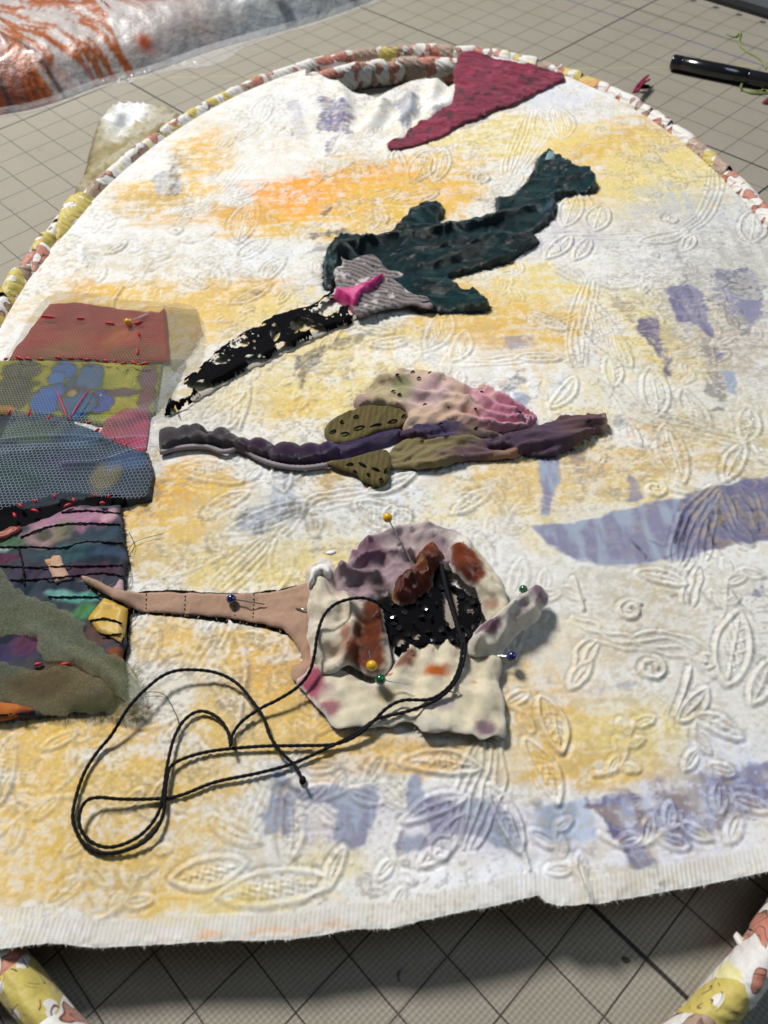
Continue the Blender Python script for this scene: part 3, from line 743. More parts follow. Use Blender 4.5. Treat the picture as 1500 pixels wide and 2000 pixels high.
for w in [(180, 1560, 300, 170, lin('#dcb44a'), .55), (120, 1700, 260, 90, lin('#dcb44a'), .5), (600, 1380, 260, 110, lin('#dcae3c'), .5), (1420, 1545, 160, 60, lin('#8f8ba8'), .6), (1400, 620, 160, 130, lin('#8d8a9c'), .4), (640, 1590, 150, 55, lin('#a5a3b6'), .45), (900, 1600, 170, 60, lin('#a5a3b6'), .45), (560, 760, 260, 120, lin('#d8c48c'), .35), (350, 620, 220, 110, lin('#d8b868'), .35), (300, 1500, 330, 160, lin('#d9b765'), .35), (420, 1050, 250, 110, lin('#cdb878'), .4), (1000, 620, 260, 110, lin('#dcb860'), .35), (1150, 960, 260, 120, lin('#cdb680'), .35), (1380, 600, 180, 160, lin('#a8a498'), .45), (1380, 820, 170, 110, lin('#b3ac98'), .4), (1300, 1180, 260, 110, lin('#bdb6a6'), .35)]: wash(*w, 0.4, nD)
# raised thread keeps more of the white top coat
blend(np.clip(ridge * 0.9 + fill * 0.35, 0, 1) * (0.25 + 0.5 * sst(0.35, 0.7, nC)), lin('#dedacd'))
nF = fbm(CX * 26, CY * 30, 3, 27)
blend(sst(0.52, 0.66, nF) * 0.16, lin('#ece9e4')); blend(sst(0.45, 0.34, nF) * 0.14, lin('#9c927c'))
LAV, BLU, SLA, PUR, NAV, DPU = lin('#82809a'), lin('#98a2b4'), lin('#484b54'), lin('#686388'), lin('#201f34'), lin('#5f5a76')
def shape(poly, col, st=0.9, rough=0.10, dry=0.5, col2=None, tex=None):
    P = np.array(poly, float); x, y, _ = UC(P[:, 0], P[:, 1]); W = np.stack([x, y], 1)
    sr, sc_ = window(W[:, 0].min() - .4, W[:, 0].max() + .4, W[:, 1].min() - .4, W[:, 1].max() + .4)
    X = CX[sr, sc_]; Y = CY[sr, sc_]
    wx = X + (fbm(X * 3, Y * 3, 3, 51) - 0.5) * rough * 4; wy = Y + (fbm(X * 3, Y * 3, 3, 52) - 0.5) * rough * 4
    sd = dpoly(wx, wy, W) * np.where(inpoly(wx, wy, W), 1, -1)
    m = sst(-0.03, 0.05 + rough * 0.6, sd + (nB[sr, sc_] - .5) * rough * 4)
    tx = (nB if tex is None else tex)[sr, sc_] * 0.6 + nD[sr, sc_] * 0.4
    m = np.clip(m * (1 - 0.95 * dry * sst(0.58, 0.40, tx)) * st * 1.18, 0, 1) * (1 - 0.35 * np.clip(ridge[sr, sc_], 0, 1))
    c = np.asarray(col)[None, None, :]
    if col2 is not None:
        k = sst(0.38, 0.62, nE[sr, sc_] * 0.6 + nC[sr, sc_] * 0.4)[..., None]; c = c * (1 - k) + np.asarray(col2) * k
    m = m[..., None]
    paint[sr, sc_] = paint[sr, sc_] * (1 - m) + c * m
shape([(620, 185), (670, 190), (690, 215), (684, 262), (622, 256)], PUR, .85, .1, .6, LAV)
shape([(560, 200), (590, 190), (598, 260), (570, 280)], LAV, .35, .12, .7)
shape([(640, 272), (660, 268), (654, 300), (638, 305)], PUR, .7)
shape([(770, 195), (798, 178), (815, 200), (806, 250), (784, 254), (770, 225)], BLU, .8, .1, .3, LAV)
shape([(840, 215), (880, 195), (890, 210), (850, 235)], LAV, .6); shape([(820, 262), (880, 248), (950, 225), (950, 240), (860, 272)], LAV, .65, .12, .6)
shape([(300, 340), (350, 318), (362, 340), (356, 372), (340, 386), (308, 378)], SLA, .7, .1, .6, BLU); shape([(330, 300), (372, 290), (372, 330), (330, 330)], SLA, .35, .14, .8)
shape([(588, 458), (640, 448), (690, 452), (640, 470), (590, 472)], SLA, .75, .12, .75); shape([(600, 478), (660, 470), (650, 492), (600, 492)], SLA, .5, .12, .8); shape([(630, 512), (640, 560), (626, 570), (610, 530)], SLA, .4, .12, .8)
shape([(624, 415), (660, 398), (650, 412), (630, 424)], SLA, .7, .06, .5)
shape([(575, 692), (640, 676), (628, 712), (604, 722), (594, 758), (586, 758), (584, 720), (570, 740)], NAV, .75, .05, .55, SLA); shape([(640, 662), (730, 645), (700, 675), (640, 684)], SLA, .6, .08, .7)  # second shape: the lace stem's shadow, painted into the cloth colour
shape([(468, 568), (520, 570), (500, 580)], SLA, .6, .05, .6)
shape([(1242, 622), (1282, 612), (1296, 660), (1312, 728), (1302, 734), (1274, 676), (1240, 640)], PUR, .85, .06, .35, DPU)
shape([(1298, 562), (1352, 552), (1378, 574), (1398, 662), (1380, 660), (1360, 634), (1320, 625), (1310, 600)], PUR, .85, .05, .25, LAV)
shape([(1190, 560), (1250, 600), (1240, 640), (1200, 620)], DPU, .4, .14, .8)
shape([(1390, 540), (1450, 510), (1490, 560), (1500, 620), (1460, 650), (1420, 640), (1400, 600)], SLA, .75, .16, .65, LAV, nC); shape([(1440, 585), (1490, 580), (1494, 610), (1466, 640), (1444, 610)], LAV, .9, .05, .2)
shape([(1320, 490), (1345, 500), (1350, 560), (1330, 560)], SLA, .4, .12, .8)
shape([(1360, 670), (1420, 680), (1420, 800), (1390, 830), (1370, 760)], DPU, .5, .18, .7, SLA, nC); shape([(1408, 722), (1440, 726), (1446, 750), (1438, 775), (1416, 765)], BLU, .95, .04, .15); shape([(1398, 684), (1420, 690), (1414, 706), (1398, 700)], LAV, .9, .04, .2)
shape([(980, 740), (1015, 722), (1030, 750), (1010, 770), (985, 765)], SLA, .6, .1, .65, NAV, nC); shape([(1000, 765), (1034, 770), (1030, 800), (1000, 795)], BLU, .8, .05, .3); shape([(980, 660), (1050, 655), (1050, 680), (990, 690)], LAV, .55, .12, .7); shape([(1196, 812), (1226, 808), (1236, 840), (1210, 850)], SLA, .65, .07, .4, BLU)
shape([(1044, 884), (1090, 882), (1096, 935), (1086, 955), (1072, 1006), (1050, 1004), (1056, 960)], BLU, .95, .03, .12, LAV)
shape([(1222, 918), (1252, 942), (1258, 978), (1226, 976)], LAV, .85, .05, .3); shape([(1110, 900), (1180, 890), (1200, 960), (1130, 985)], DPU, .45, .2, .75, None, nC); shape([(1230, 880), (1300, 930), (1270, 960), (1230, 930)], DPU, .25, .2, .8)
shape([(1035, 1028), (1060, 1018), (1120, 1020), (1220, 992), (1330, 968), (1424, 942), (1530, 925), (1530, 1040), (1480, 1060), (1410, 1068), (1366, 1092), (1300, 1100), (1200, 1106), (1130, 1096), (1070, 1066)], LAV, .95, .04, .12, BLU, nE)
shape([(1330, 968), (1424, 942), (1540, 925), (1540, 1040), (1480, 1060), (1410, 1068), (1330, 1098), (1310, 1030)], PUR, .8, .08, .3, DPU)
for a, b, c_, w in [((1340, 985), (1325, 1040), (1318, 1090), 5), ((1352, 990), (1338, 1040), (1334, 1095), 4), ((1392, 1000), (1384, 1040), (1412, 1085), 5), ((1402, 985), (1412, 1025), (1440, 1045), 6), ((1425, 975), (1450, 1010), (1466, 1020), 5), ((1450, 970), (1476, 1005), (1484, 1045), 5), ((1262, 1050), (1290, 1066), (1310, 1062), 5), ((1232, 1054), (1256, 1080), (1262, 1092), 5), ((1266, 1092), (1300, 1090), (1320, 1080), 4), ((1368, 1060), (1384, 1085), (1420, 1100), 4)]:
    P = catmull([a, b, c_], 6); nrm = np.array([1, 0.25]); wv = np.sin(np.linspace(0.15, math.pi - 0.1, len(P)))[:, None] * w
    shape(np.vstack([P + nrm * wv, (P - nrm * wv)[::-1]]).tolist(), NAV, 1.0, .015, .35)
shape([(1300, 1150), (1330, 1155), (1310, 1175)], NAV, .7, .04, .5); shape([(1338, 1150), (1352, 1165), (1346, 1180)], NAV, .7, .03, .5); shape([(1364, 1152), (1400, 1182), (1440, 1196), (1400, 1192)], NAV, .75, .03, .4); shape([(1424, 1142), (1440, 1160), (1460, 1190), (1444, 1184)], NAV, .8, .02, .3)
shape([(1470, 1110), (1510, 1130), (1510, 1190), (1480, 1170)], PUR, .6, .14, .7)
shape([(1062, 1330), (1100, 1315), (1080, 1340)], LAV, .6, .08, .6); shape([(1120, 1345), (1250, 1330), (1240, 1350), (1130, 1355)], LAV, .4, .14, .7)
shape([(452, 1012), (500, 986), (560, 966), (612, 985), (592, 1008), (540, 1030), (490, 1046), (460, 1036)], BLU, .75, .06, .55, SLA); shape([(540, 915), (570, 915), (570, 965), (520, 975)], BLU, .5, .1, .6); shape([(560, 1000), (612, 980), (620, 1040), (600, 1040)], SLA, .45, .1, .75); shape([(400, 1040), (412, 1036), (412, 1085), (400, 1080)], SLA, .6, .04, .5); shape([(340, 1055), (470, 1050), (460, 1070), (340, 1085)], SLA, .22, .15, .8)
shape([(606, 905), (700, 915), (690, 945), (620, 960)], SLA, .35, .14, .75); shape([(600, 1050), (640, 1050), (630, 1080), (600, 1075)], SLA, .35, .12, .7)
shape([(524, 1496), (545, 1500), (580, 1530), (745, 1540), (738, 1590), (716, 1650), (690, 1655), (650, 1640), (656, 1584), (606, 1566), (582, 1560), (574, 1612), (560, 1640), (546, 1620), (520, 1640), (508, 1596), (530, 1560), (528, 1526)], LAV, 1.0, .03, .25, BLU)
shape([(540, 1524), (600, 1532), (590, 1545), (556, 1540)], NAV, .75, .04, .5); shape([(512, 1590), (526, 1552), (530, 1556), (516, 1600)], NAV, .7, .02, .4); shape([(550, 1545), (566, 1565), (556, 1575)], NAV, .8, .03, .4)
shape([(790, 1552), (800, 1512), (822, 1510), (836, 1556), (900, 1562), (930, 1556), (990, 1580), (1030, 1650), (1012, 1668), (960, 1652), (928, 1638), (880, 1636), (850, 1655), (820, 1664), (770, 1660), (764, 1645), (784, 1628), (836, 1632), (826, 1602), (790, 1584)], LAV, .95, .03, .25, BLU)
shape([(1040, 1582), (1060, 1572), (1150, 1560), (1168, 1600), (1168, 1640), (1084, 1646), (1034, 1634)], lin('#bcc6da'), .92, .03, .15, BLU); shape([(1040, 1565), (1066, 1560), (1062, 1590), (1044, 1590)], LAV, .8, .03, .3)
shape([(1130, 1560), (1330, 1528), (1530, 1480), (1530, 1600), (1360, 1644), (1260, 1640), (1180, 1600)], PUR, .85, .12, .55, lin('#9fa6c4')); shape([(1400, 1530), (1520, 1500), (1520, 1560), (1400, 1575)], PUR, .6, .14, .5)
shape([(1168, 1576), (1200, 1586), (1250, 1640), (1292, 1688), (1240, 1702), (1216, 1660), (1186, 1630)], PUR, .95, .05, .3, LAV)
shape([(1080, 1645), (1160, 1650), (1150, 1668), (1080, 1662)], PUR, .45, .1, .7)
shape([(1210, 1736), (1240, 1728), (1238, 1748), (1206, 1750)], PUR, .8, .05, .5); shape([(1274, 1730), (1310, 1718), (1324, 1724), (1290, 1742)], NAV, .9, .04, .25)
shape([(300, 1830), (420, 1822), (560, 1820), (690, 1800), (690, 1818), (560, 1840), (420, 1846), (300, 1850)], OR, .75, .08, .85, None, nC)
shape([(160, 480), (200, 500), (190, 540), (160, 520)], SLA, .3, .06, .6)
# fine dry-brush flecks, and the undyed ribbed selvedge
sc1 = sst(0.50, 0.60, nB * 0.5 + nD * 0.3 + nG * 0.2)
blend(sc1 * 0.26 * sst(0.42, 0.58, fbm(CX * 0.3 + 3, CY * 0.3, 3, 73)), lin('#aaa6a6')); blend(sst(0.50, 0.60, nG * 0.6 + nD * 0.4) * 0.30 * sst(0.42, 0.58, fbm(CX * 0.3 + 30, CY * 0.3, 3, 74)), lin('#c2a868'))
fle = sst(0.56, 0.66, nD) * sst(0.42, 0.56, nC)
blend(fle * 0.34 * sst(0.46, 0.6, fbm(CX * 0.35 + 5, CY * 0.35, 3, 71)), lin('#77777a'))
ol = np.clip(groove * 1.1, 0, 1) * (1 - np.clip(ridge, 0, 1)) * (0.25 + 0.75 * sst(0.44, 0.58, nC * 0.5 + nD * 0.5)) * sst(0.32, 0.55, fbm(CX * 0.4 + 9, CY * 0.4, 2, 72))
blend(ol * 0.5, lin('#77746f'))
blend(hem * (0.45 + 0.18 * hrib) * sst(0.3, 0.5, nC + 0.15), lin('#d8d2c6')); blend(hem * 0.20 * sst(.2, -.6, hrib), lin('#a89f8e'))
blend(sst(0.07, 0.0, vedge) * 0.7, lin('#eeece8'))

idx = np.arange(NR * NCOL).reshape(NR, NCOL)
Fq = np.stack([idx[:-1, :-1], idx[:-1, 1:], idx[1:, 1:], idx[1:, :-1]], -1).reshape(-1, 4)
GAP = np.stack(U(*np.array([(628, 150), (650, 160), (676, 172), (700, 180), (735, 182), (768, 170), (800, 158), (832, 150), (858, 158), (876, 168), (900, 160), (930, 120), (930, 60), (600, 60), (600, 150)], float).T, 0.9), 1)
wob = 0.06 * (fbm(CX * 4, CY * 4, 2, 91) - 0.5)
gone = inpoly(CX + wob, CY + wob, GAP).ravel()
Fq = Fq[~gone[Fq].any(1)]
cloth_mat = fabric('painted_cotton', None, 0.70, weave=30, var=0.10, bump=0.35, nscale=9, spec=0.35, vscale=420)
cloth = thing('painted_cloth', (0.6, 9.0, 0.9), 'white embossed cotton cloth brushed with ochre and lavender paint, stretched in the hoop', 'cloth')
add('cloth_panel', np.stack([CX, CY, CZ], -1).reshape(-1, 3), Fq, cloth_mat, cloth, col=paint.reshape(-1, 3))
# frayed threads along the near edge
def hairs(P, n, length, w, z0=0.0, spread=1.0, down=0.4, rs=None):
    rs = rs or np.random.default_rng(5); V = []; F = []
    for k in range(n):
        i = rs.integers(0, len(P) - 1); t = rs.random(); p = P[i] * (1 - t) + P[i + 1] * t
        d = P[i + 1] - P[i]; nn = np.array([d[1], -d[0], 0]); nn /= np.linalg.norm(nn) + 1e-9; tn = d / (np.linalg.norm(d) + 1e-9)
        L = length * rs.uniform(0.3, 1.2); q = p - nn * 0.02
        v = nn + tn * rs.normal(0, spread); v /= np.linalg.norm(v); mid = q + v * L * 0.6 + np.array([0, 0, rs.normal(0, .15) * L]); v2 = v + rs.normal(0, 0.5, 3); e = mid + v2 * L * 0.5; e[2] = mid[2] - down * L * rs.random()
        s = tn * w; b = len(V)
        V += [q - s, q + s, mid + s * .7, mid - s * .7, e]; F += [(b, b + 1, b + 2, b + 3), (b + 3, b + 2, b + 4)]
    return np.array(V), F
edge3 = np.stack([CX[0], CY[0], CZ[0] - 0.005], -1)
V, F = hairs(edge3, 1500, 0.045, 0.005, spread=1.1)
add('frayed_edge', V, F, fabric('fray_white', lin('#e2ddd2'), 0.9, var=0.1), cloth)
# turned-down hem face below the near edge so the cloth has thickness
E0 = edge3; E1_ = edge3 - np.array([0, 0, 0.014]); E2_ = E1_ + np.array([0, 0.5, -0.02])
V = np.vstack([E0 + [0, 0, .004], E1_, E2_]); n = len(E0); i = np.arange(n - 1)
F = np.vstack([np.stack([i + 1, i, i + n, i + n + 1], 1), np.stack([i + n + 1, i + n, i + 2 * n, i + 2 * n + 1], 1)])
add('hem_edge', V, F, fabric('hem_white', lin('#d6cfbf'), 0.9, var=0.15), cloth)
# ------------------------------------------------------------------ cloth pieces laid on the painted cloth
def outline(px, lift, smooth, step, jitter, seed, ground=None):
    P = np.array(px, float)
    P = catmull(P, 6, True) if smooth else P
    if ground is None: x, y, z = UC(P[:, 0], P[:, 1], lift)
    else: x, y = U(P[:, 0], P[:, 1], ground + lift)
    W = resample(np.stack([x, y], 1), step, True)
    if jitter:
        T = np.roll(W, -1, 0) - np.roll(W, 1, 0); N = np.stack([T[:, 1], -T[:, 0]], 1); N /= np.linalg.norm(N, axis=1)[:, None] + 1e-9
        s = np.arange(len(W)) * step
        W = W + N * (fbm(s * 5, s * 0 + seed, 4, seed, .65) - 0.5)[:, None] * jitter * 2.6
    return W

def triangulate(W, spacing, seed):
    rs = np.random.default_rng(seed); x0, y0 = W.min(0); x1, y1 = W.max(0)
    gx, gy = np.meshgrid(np.arange(x0, x1, spacing), np.arange(y0, y1, spacing * 0.87)); gx[1::2] += spacing / 2
    gx = gx + rs.normal(0, spacing * 0.12, gx.shape); gy = gy + rs.normal(0, spacing * 0.12, gy.shape)
    x = gx.ravel(); y = gy.ravel(); k = inpoly(x, y, W); x = x[k]; y = y[k]
    k = dpoly(x, y, W) > spacing * 0.55; I = np.stack([x[k], y[k]], 1)
    P = np.vstack([W, I]); n = len(W)
    r = delaunay_2d_cdt([Vector(p) for p in P], [(i, (i + 1) % n) for i in range(n)], [], 1, 1e-6)
    vs = np.array([(v.x, v.y) for v in r[0]]); fs = [tuple(f) for f in r[2]]
    cen = vs[np.array([f[:3] for f in fs])].mean(1)
    keep = inpoly(cen[:, 0], cen[:, 1], W)
    out = []
    for f, kp in zip(fs, keep):
        if not kp: continue
        a, b, c = vs[f[0]], vs[f[1]], vs[f[2]]
        out.append(f if (b[0] - a[0]) * (c[1] - a[1]) - (b[1] - a[1]) * (c[0] - a[0]) > 0 else f[::-1])
    return vs, out

from mathutils.kdtree import KDTree
LAID = []
def remember(X, Y, Z, tol):
    kd = KDTree(len(X))
    for i in range(len(X)): kd.insert((X[i], Y[i], 0), i)
    kd.balance(); LAID.append((X.min(), X.max(), Y.min(), Y.max(), kd, Z, tol))
def topz(x, y):
    """height of whatever lies uppermost at x, y: the cloth or a piece already laid on it"""
    x = np.atleast_1d(np.asarray(x, float)); y = np.atleast_1d(np.asarray(y, float)); z = zc(x, y)
    for x0, x1, y0, y1, kd, Z, tol in LAID:
        for i in np.nonzero((x > x0 - .05) & (x < x1 + .05) & (y > y0 - .05) & (y < y1 + .05))[0]:
            co, k, d = kd.find((x[i], y[i], 0))
            if d < tol: z[i] = max(z[i], Z[k])
    return z
def on_top(px, extra=0.03, least=0.0):
    P = np.array(px, float); lf = np.full(len(P), .1)
    for _ in range(4):
        x, y, z = UC(P[:, 0], P[:, 1], lf); lf = np.maximum(topz(x, y) - zc(x, y) + extra, least)
    x, y, z = UC(P[:, 0], P[:, 1], lf)
    return np.stack([x, y, z], 1)

def crumple(x, y, amp, seed, f0=0.9, n=7, dirn=None, jit=.55):
    """crisp creases of thin cloth: warped triangle waves in several directions, stronger in some places"""
    rs = np.random.default_rng(seed + 300); z = 0; wx = x + .35 * (fbm(x * .9, y * .9, 3, seed + 1) - .5) * 2; wy = y + .35 * (fbm(x * .9, y * .9, 3, seed + 2) - .5) * 2
    main = rs.uniform(0, math.pi) if dirn is None else dirn
    for k in range(n):
        a = main + rs.normal(0, jit); f = f0 * 1.45 ** k; t = (wx * math.cos(a) + wy * math.sin(a)) * f + rs.random() + .8 * fbm(x * f * .35, y * f * .35, 2, seed + k * 7)
        tri = np.abs(2 * (t - np.floor(t)) - 1); tri = np.sqrt(tri * tri + .004)
        z = z + tri / 1.35 ** k * (0.25 + 1.1 * sst(.35, .7, fbm(x * .8 + k, y * .8, 2, seed + 40 + k)))
    return amp * (z * .45 - .25)

class Field:
    """everything a height or colour function may want to know at the piece's points"""
    def __init__(s, X, Y, D): s.X, s.Y, s.D = X, Y, D
    def fold(s, px, h, w, lift=0.1, ground=None):
        P = catmull(np.array(px, float), 6)
        if ground is None: x, y, _ = UC(P[:, 0], P[:, 1], lift)
        else: x, y = U(P[:, 0], P[:, 1], ground + lift)
        d = dpoly(s.X + 0.06 * (fbm(s.X * 2.3, s.Y * 2.3, 2, 6) - .5), s.Y, np.stack([x, y], 1), False)
        return h * (0.65 * np.exp(-np.sqrt(d * d + 0.0006) / (w * 0.7)) + 0.35 * np.exp(-(d / w) ** 2))
    def spot(s, px, py, r, lift=0.1, sy=1.0, soft=0.6, nz=0.8, seed=3):
        x, y, _ = UC(px, py, lift); xa, ya, _ = UC(px + r, py, lift); xb, yb, _ = UC(px, py - r * sy, lift); R = abs(xa - x); Rb = math.hypot(xb - x, yb - y)
        d = np.sqrt(((s.X - x) / R) ** 2 + ((s.Y - y) / Rb) ** 2) + (fbm(s.X * 2.5, s.Y * 2.5, 5, seed, .62) - 0.5) * 2 * nz
        return sst(1 + soft / 2, 1 - soft, d)
    def pleat(s, px, py, k, amp, r0=.3, seed=3, lift=.2):
        """folds that radiate from a gathered point"""
        x, y, _ = UC(px, py, lift); a = np.arctan2(s.Y - y, s.X - x); r = np.hypot(s.X - x, s.Y - y)
        t = a * k / (2 * math.pi) + 2.6 * fbm(s.X * .7, s.Y * .7, 3, seed) + .25 * fbm(s.X * 3, s.Y * 3, 2, seed + 1); tri = np.abs(2 * (t - np.floor(t)) - 1); tri = np.sqrt(tri * tri + .003)
        return amp * tri * sst(0, r0, r) * (.35 + 1.0 * sst(.3, .65, fbm(s.X * .9, s.Y * .9, 2, seed + 2)))
    def n(s, f, seed=1, o=3): return fbm(s.X * f, s.Y * f, o, seed)

def mixc(c, m, col):
    m = np.clip(m, 0, 1)[:, None]; return c * (1 - m) + np.asarray(col) * m

def patch(name, px, mat, parent=None, lift=0.05, h=None, col=None, spacing=0.09, step=0.06, smooth=True, jitter=0.03, seed=1, thick=0.022, fray=0, fraylen=0.1, frayw=0.0065, hole=None, ground=None, surf=None, base=None, rim=0.06, skirt=True, edge=0.0, crease=0.0, dirn=None, f0=0.9, jit=.55, raw=None):
    """a piece of fabric: outline from the photo met with the cloth, real height h(field) above it, a skirt for thickness"""
    W = outline(px, lift, smooth, step, jitter, seed, ground)
    vs, F = triangulate(W, spacing, seed)
    X, Y = vs[:, 0], vs[:, 1]; D = dpoly(X, Y, W); f = Field(X, Y, D)
    g = zc(X, Y) if ground is None else np.full(len(X), float(ground))
    if surf == 'top':
        g = topz(X, Y); surf = None
    elif surf is not None: g = surf(X, Y)
    hh = h(f) if h is not None else 0.0
    if crease: hh = hh + crumple(X, Y, crease, seed, f0, 7, dirn, jit)
    z = g + thick + hh * (edge + (1 - edge) * sst(0, rim, D))
    if h is None: z = z + 0.012 * (f.n(3, seed) - 0.5)
    C = np.tile(np.asarray(col if not callable(col) and col is not None else (0.5, 0.5, 0.5), float), (len(X), 1)) if not callable(col) else col(f)
    if raw is not None: C = mixc(C, sst(.05, .0, D) * (0.4 + .8 * f.n(6, 77)), lin(raw))
    if hole is not None:
        Fc = np.array(F); cx = X[Fc].mean(1); cy = Y[Fc].mean(1); dd = D[Fc].mean(1)
        keep = ~hole(cx, cy, dd); F = [q for q, k in zip(F, keep) if k]
    V = np.stack([X, Y, z], 1)
    remember(X, Y, z, spacing * 1.2)
    if skirt and hole is None:
        # boundary loop walls
        cnt = {}
        for q in F:
            for a, b in ((q[0], q[1]), (q[1], q[2]), (q[2], q[0])):
                cnt[(a, b)] = 1
        bd = [(a, b) for (a, b) in cnt if (b, a) not in cnt]
        used = {}
        extra = []
        for a, b in bd:
            for v in (a, b):
                if v not in used:
                    used[v] = len(V) + len(extra); p = V[v].copy(); p[2] = max(g[v] + 0.004, p[2] - 0.028) if edge else min(g[v] + 0.004, p[2] - 0.01); extra.append(p)
            F.append((b, a, used[a], used[b]))
        inv = {v: k for k, v in used.items()}
        if extra:
            C = np.vstack([C, np.array([C[inv[len(V) + i]] for i in range(len(extra))])]); V = np.vstack([V, np.array(extra)])
    if fray:
        n0 = len(V); loop = np.c_[W, np.interp(np.arange(len(W)), np.arange(len(W)), np.zeros(len(W)))]
        loop[:, 2] = (zc(W[:, 0], W[:, 1]) if ground is None else ground) + thick
        if surf is not None: loop[:, 2] = surf(W[:, 0], W[:, 1]) + thick
        ar = 0.5 * np.sum(W[:, 0] * np.roll(W[:, 1], -1) - np.roll(W[:, 0], -1) * W[:, 1])
        if ar < 0: loop = loop[::-1]
        loop = np.vstack([loop, loop[:1]])
        per = len(W) * step
        hv, hf = hairs(loop, int(per * fray), fraylen, frayw, rs=np.random.default_rng(seed), spread=0.6, down=0.3)
        # colour of nearest boundary point
        ci = [int(np.argmin((X - p[0]) ** 2 + (Y - p[1]) ** 2)) for p in hv[::5]]
        C = np.vstack([C, np.repeat(C[ci], 5, 0)]); V = np.vstack([V, hv]); F += [tuple(i + n0 for i in q) for q in hf]
    return add(name, V, F, mat, parent, base, col=C)

def on_cloth(px, lift):
    P = np.array(px, float); x, y, z = UC(P[:, 0], P[:, 1], lift if np.isscalar(lift) else np.asarray(lift, float)); return np.stack([x, y, z], 1)

def hexnet(px, cell, width, surf, seed=1, rot=0.0, lift=0.1, keep=None):
    """woven net: every strand a thin three-sided bar"""
    P = catmull(np.array(px, float), 6, True); x, y, _ = UC(P[:, 0], P[:, 1], lift); W = np.stack([x, y], 1)
    x0, y0 = W.min(0) - cell; x1, y1 = W.max(0) + cell
    dx = cell * math.sqrt(3); dy = cell * 1.5; segs = []
    nx = int((x1 - x0) / dx) + 2; ny = int((y1 - y0) / dy) + 2
    i, j = np.meshgrid(np.arange(nx), np.arange(ny))
    cx = x0 + (i + 0.5 * (j % 2)) * dx; cy = y0 + j * dy
    cx = cx.ravel(); cy = cy.ravel()
    def corner(a): return np.stack([cx + cell * math.sin(a), cy + cell * math.cos(a)], 1)
    for a0, a1 in ((0, math.pi / 3), (math.pi / 3, 2 * math.pi / 3), (2 * math.pi / 3, math.pi)):
        segs.append(np.concatenate([corner(a0), corner(a1)], 1))
    Sg = np.vstack(segs)
    def warp(x, y):
        return x + 0.05 * (fbm(x * 0.8, y * 0.8, 2, seed) - 0.5) + rot * y, y + 0.05 * (fbm(x * 0.8, y * 0.8, 2, seed + 9) - 0.5)
    ax, ay = warp(Sg[:, 0], Sg[:, 1]); bx, by = warp(Sg[:, 2], Sg[:, 3])
    k = inpoly((ax + bx) / 2, (ay + by) / 2, W)
    if keep is not None: k &= keep((ax + bx) / 2, (ay + by) / 2)
    ax, ay, bx, by = ax[k], ay[k], bx[k], by[k]
    A = np.stack([ax, ay, surf(ax, ay)], 1); B = np.stack([bx, by, surf(bx, by)], 1)
    T = B - A; T /= np.linalg.norm(T, axis=1)[:, None]; N = np.stack([-T[:, 1], T[:, 0], np.zeros(len(T))], 1); up = np.array([0, 0, 1.0])
    n = len(A); V = np.zeros((n, 6, 3))
    for e, Q in ((0, A), (3, B)):
        V[:, e] = Q + N * width / 2; V[:, e + 1] = Q - N * width / 2; V[:, e + 2] = Q + up * width * 0.7
    b = (np.arange(n) * 6)[:, None, None]
    F = (b + np.array([(0, 3, 5, 2), (2, 5, 4, 1), (1, 4, 3, 0)])[None]).reshape(-1, 4)
    return V.reshape(-1, 3), F

STITCH = {}
def stitch(parent, p0, p1, mat, r=0.028, lift=0.02, name='stitch', arch=0.03, pts=None):
    """one hand stitch: a short rounded strand that arches over the cloth"""
    if pts is None: pts = np.array([p0, p1], float)
    t = np.linspace(0, 1, 7)[:, None]; P = pts[0] * (1 - t) + pts[1] * t; P[:, 2] += lift + arch * np.sin(math.pi * t[:, 0])
    V, F = tube(P, np.array([.35, .8, 1, 1, 1, .8, .35]) * r, 7, twist=6, ply=0.12)
    return add(name, V, F, mat, parent)

def seam(parent, px, mat, lift, surf=None, r=0.014, name='seam', dash=0.0):
    P = catmull(np.array(px, float), 10)
    Q = resample(on_top(P, r * .9), 0.03)
    s = np.arange(len(Q)) * 0.03
    Q[:, 2] += 0.010 * np.sin(s * 2 * math.pi / 0.11); Q[:, 1] += 0.006 * np.sin(s * 2 * math.pi / 0.22)
    if dash:
        parts = []; n = int(dash / 0.03)
        for a in range(0, len(Q) - n // 2, n):
            sub = Q[a:a + max(int(n * 0.62), 2)]
            if len(sub) > 1: parts.append(tube(sub, r, 5))
        V, F = merge(parts)
    else:
        V, F = tube(Q, r, 6, twist=8, ply=0.15)
    return add(name, V, F, mat, parent)

def sqc(h, *a): return lin(h)
M_VELVET = fabric('velvet_teal', None, 0.24, sheen=0.22, sheen_tint=(0.35, 0.75, 0.8), weave=60, var=0.5, bump=0.7, nscale=12, spec=0.7, sheen_rough=0.28)
M_CREAM = fabric('velvet_cream', None, 0.30, sheen=0.04, sheen_tint=(1, .97, .92), weave=60, var=0.22, bump=0.6, nscale=9, spec=0.65, sheen_rough=0.3)
M_SILK = fabric('silk', None, 0.50, sheen=0.2, weave=42, var=0.22, bump=0.5, nscale=12, spec=0.45)
M_SATIN = fabric('satin', None, 0.32, sheen=0.1, weave=70, var=0.15, bump=0.25, nscale=7, spec=0.6)
M_COTTON = fabric('cotton_scrap', None, 0.85, sheen=0.1, weave=36, var=0.26, bump=0.5, nscale=10)
M_BLACK = fabric('black_fabric', (0.004, 0.004, 0.006), 0.8, weave=34, var=0.4, bump=0.9, spec=0.12)
M_CHIFFON = fabric('green_chiffon', None, 0.9, sheen=0.2, weave=60, var=0.28, bump=0.8, nscale=16, alpha=0.50)
M_VEIL = fabric('sheer_veil', None, 0.85, sheen=0.2, weave=60, var=0.2, bump=0.3, nscale=14, alpha=0.30)
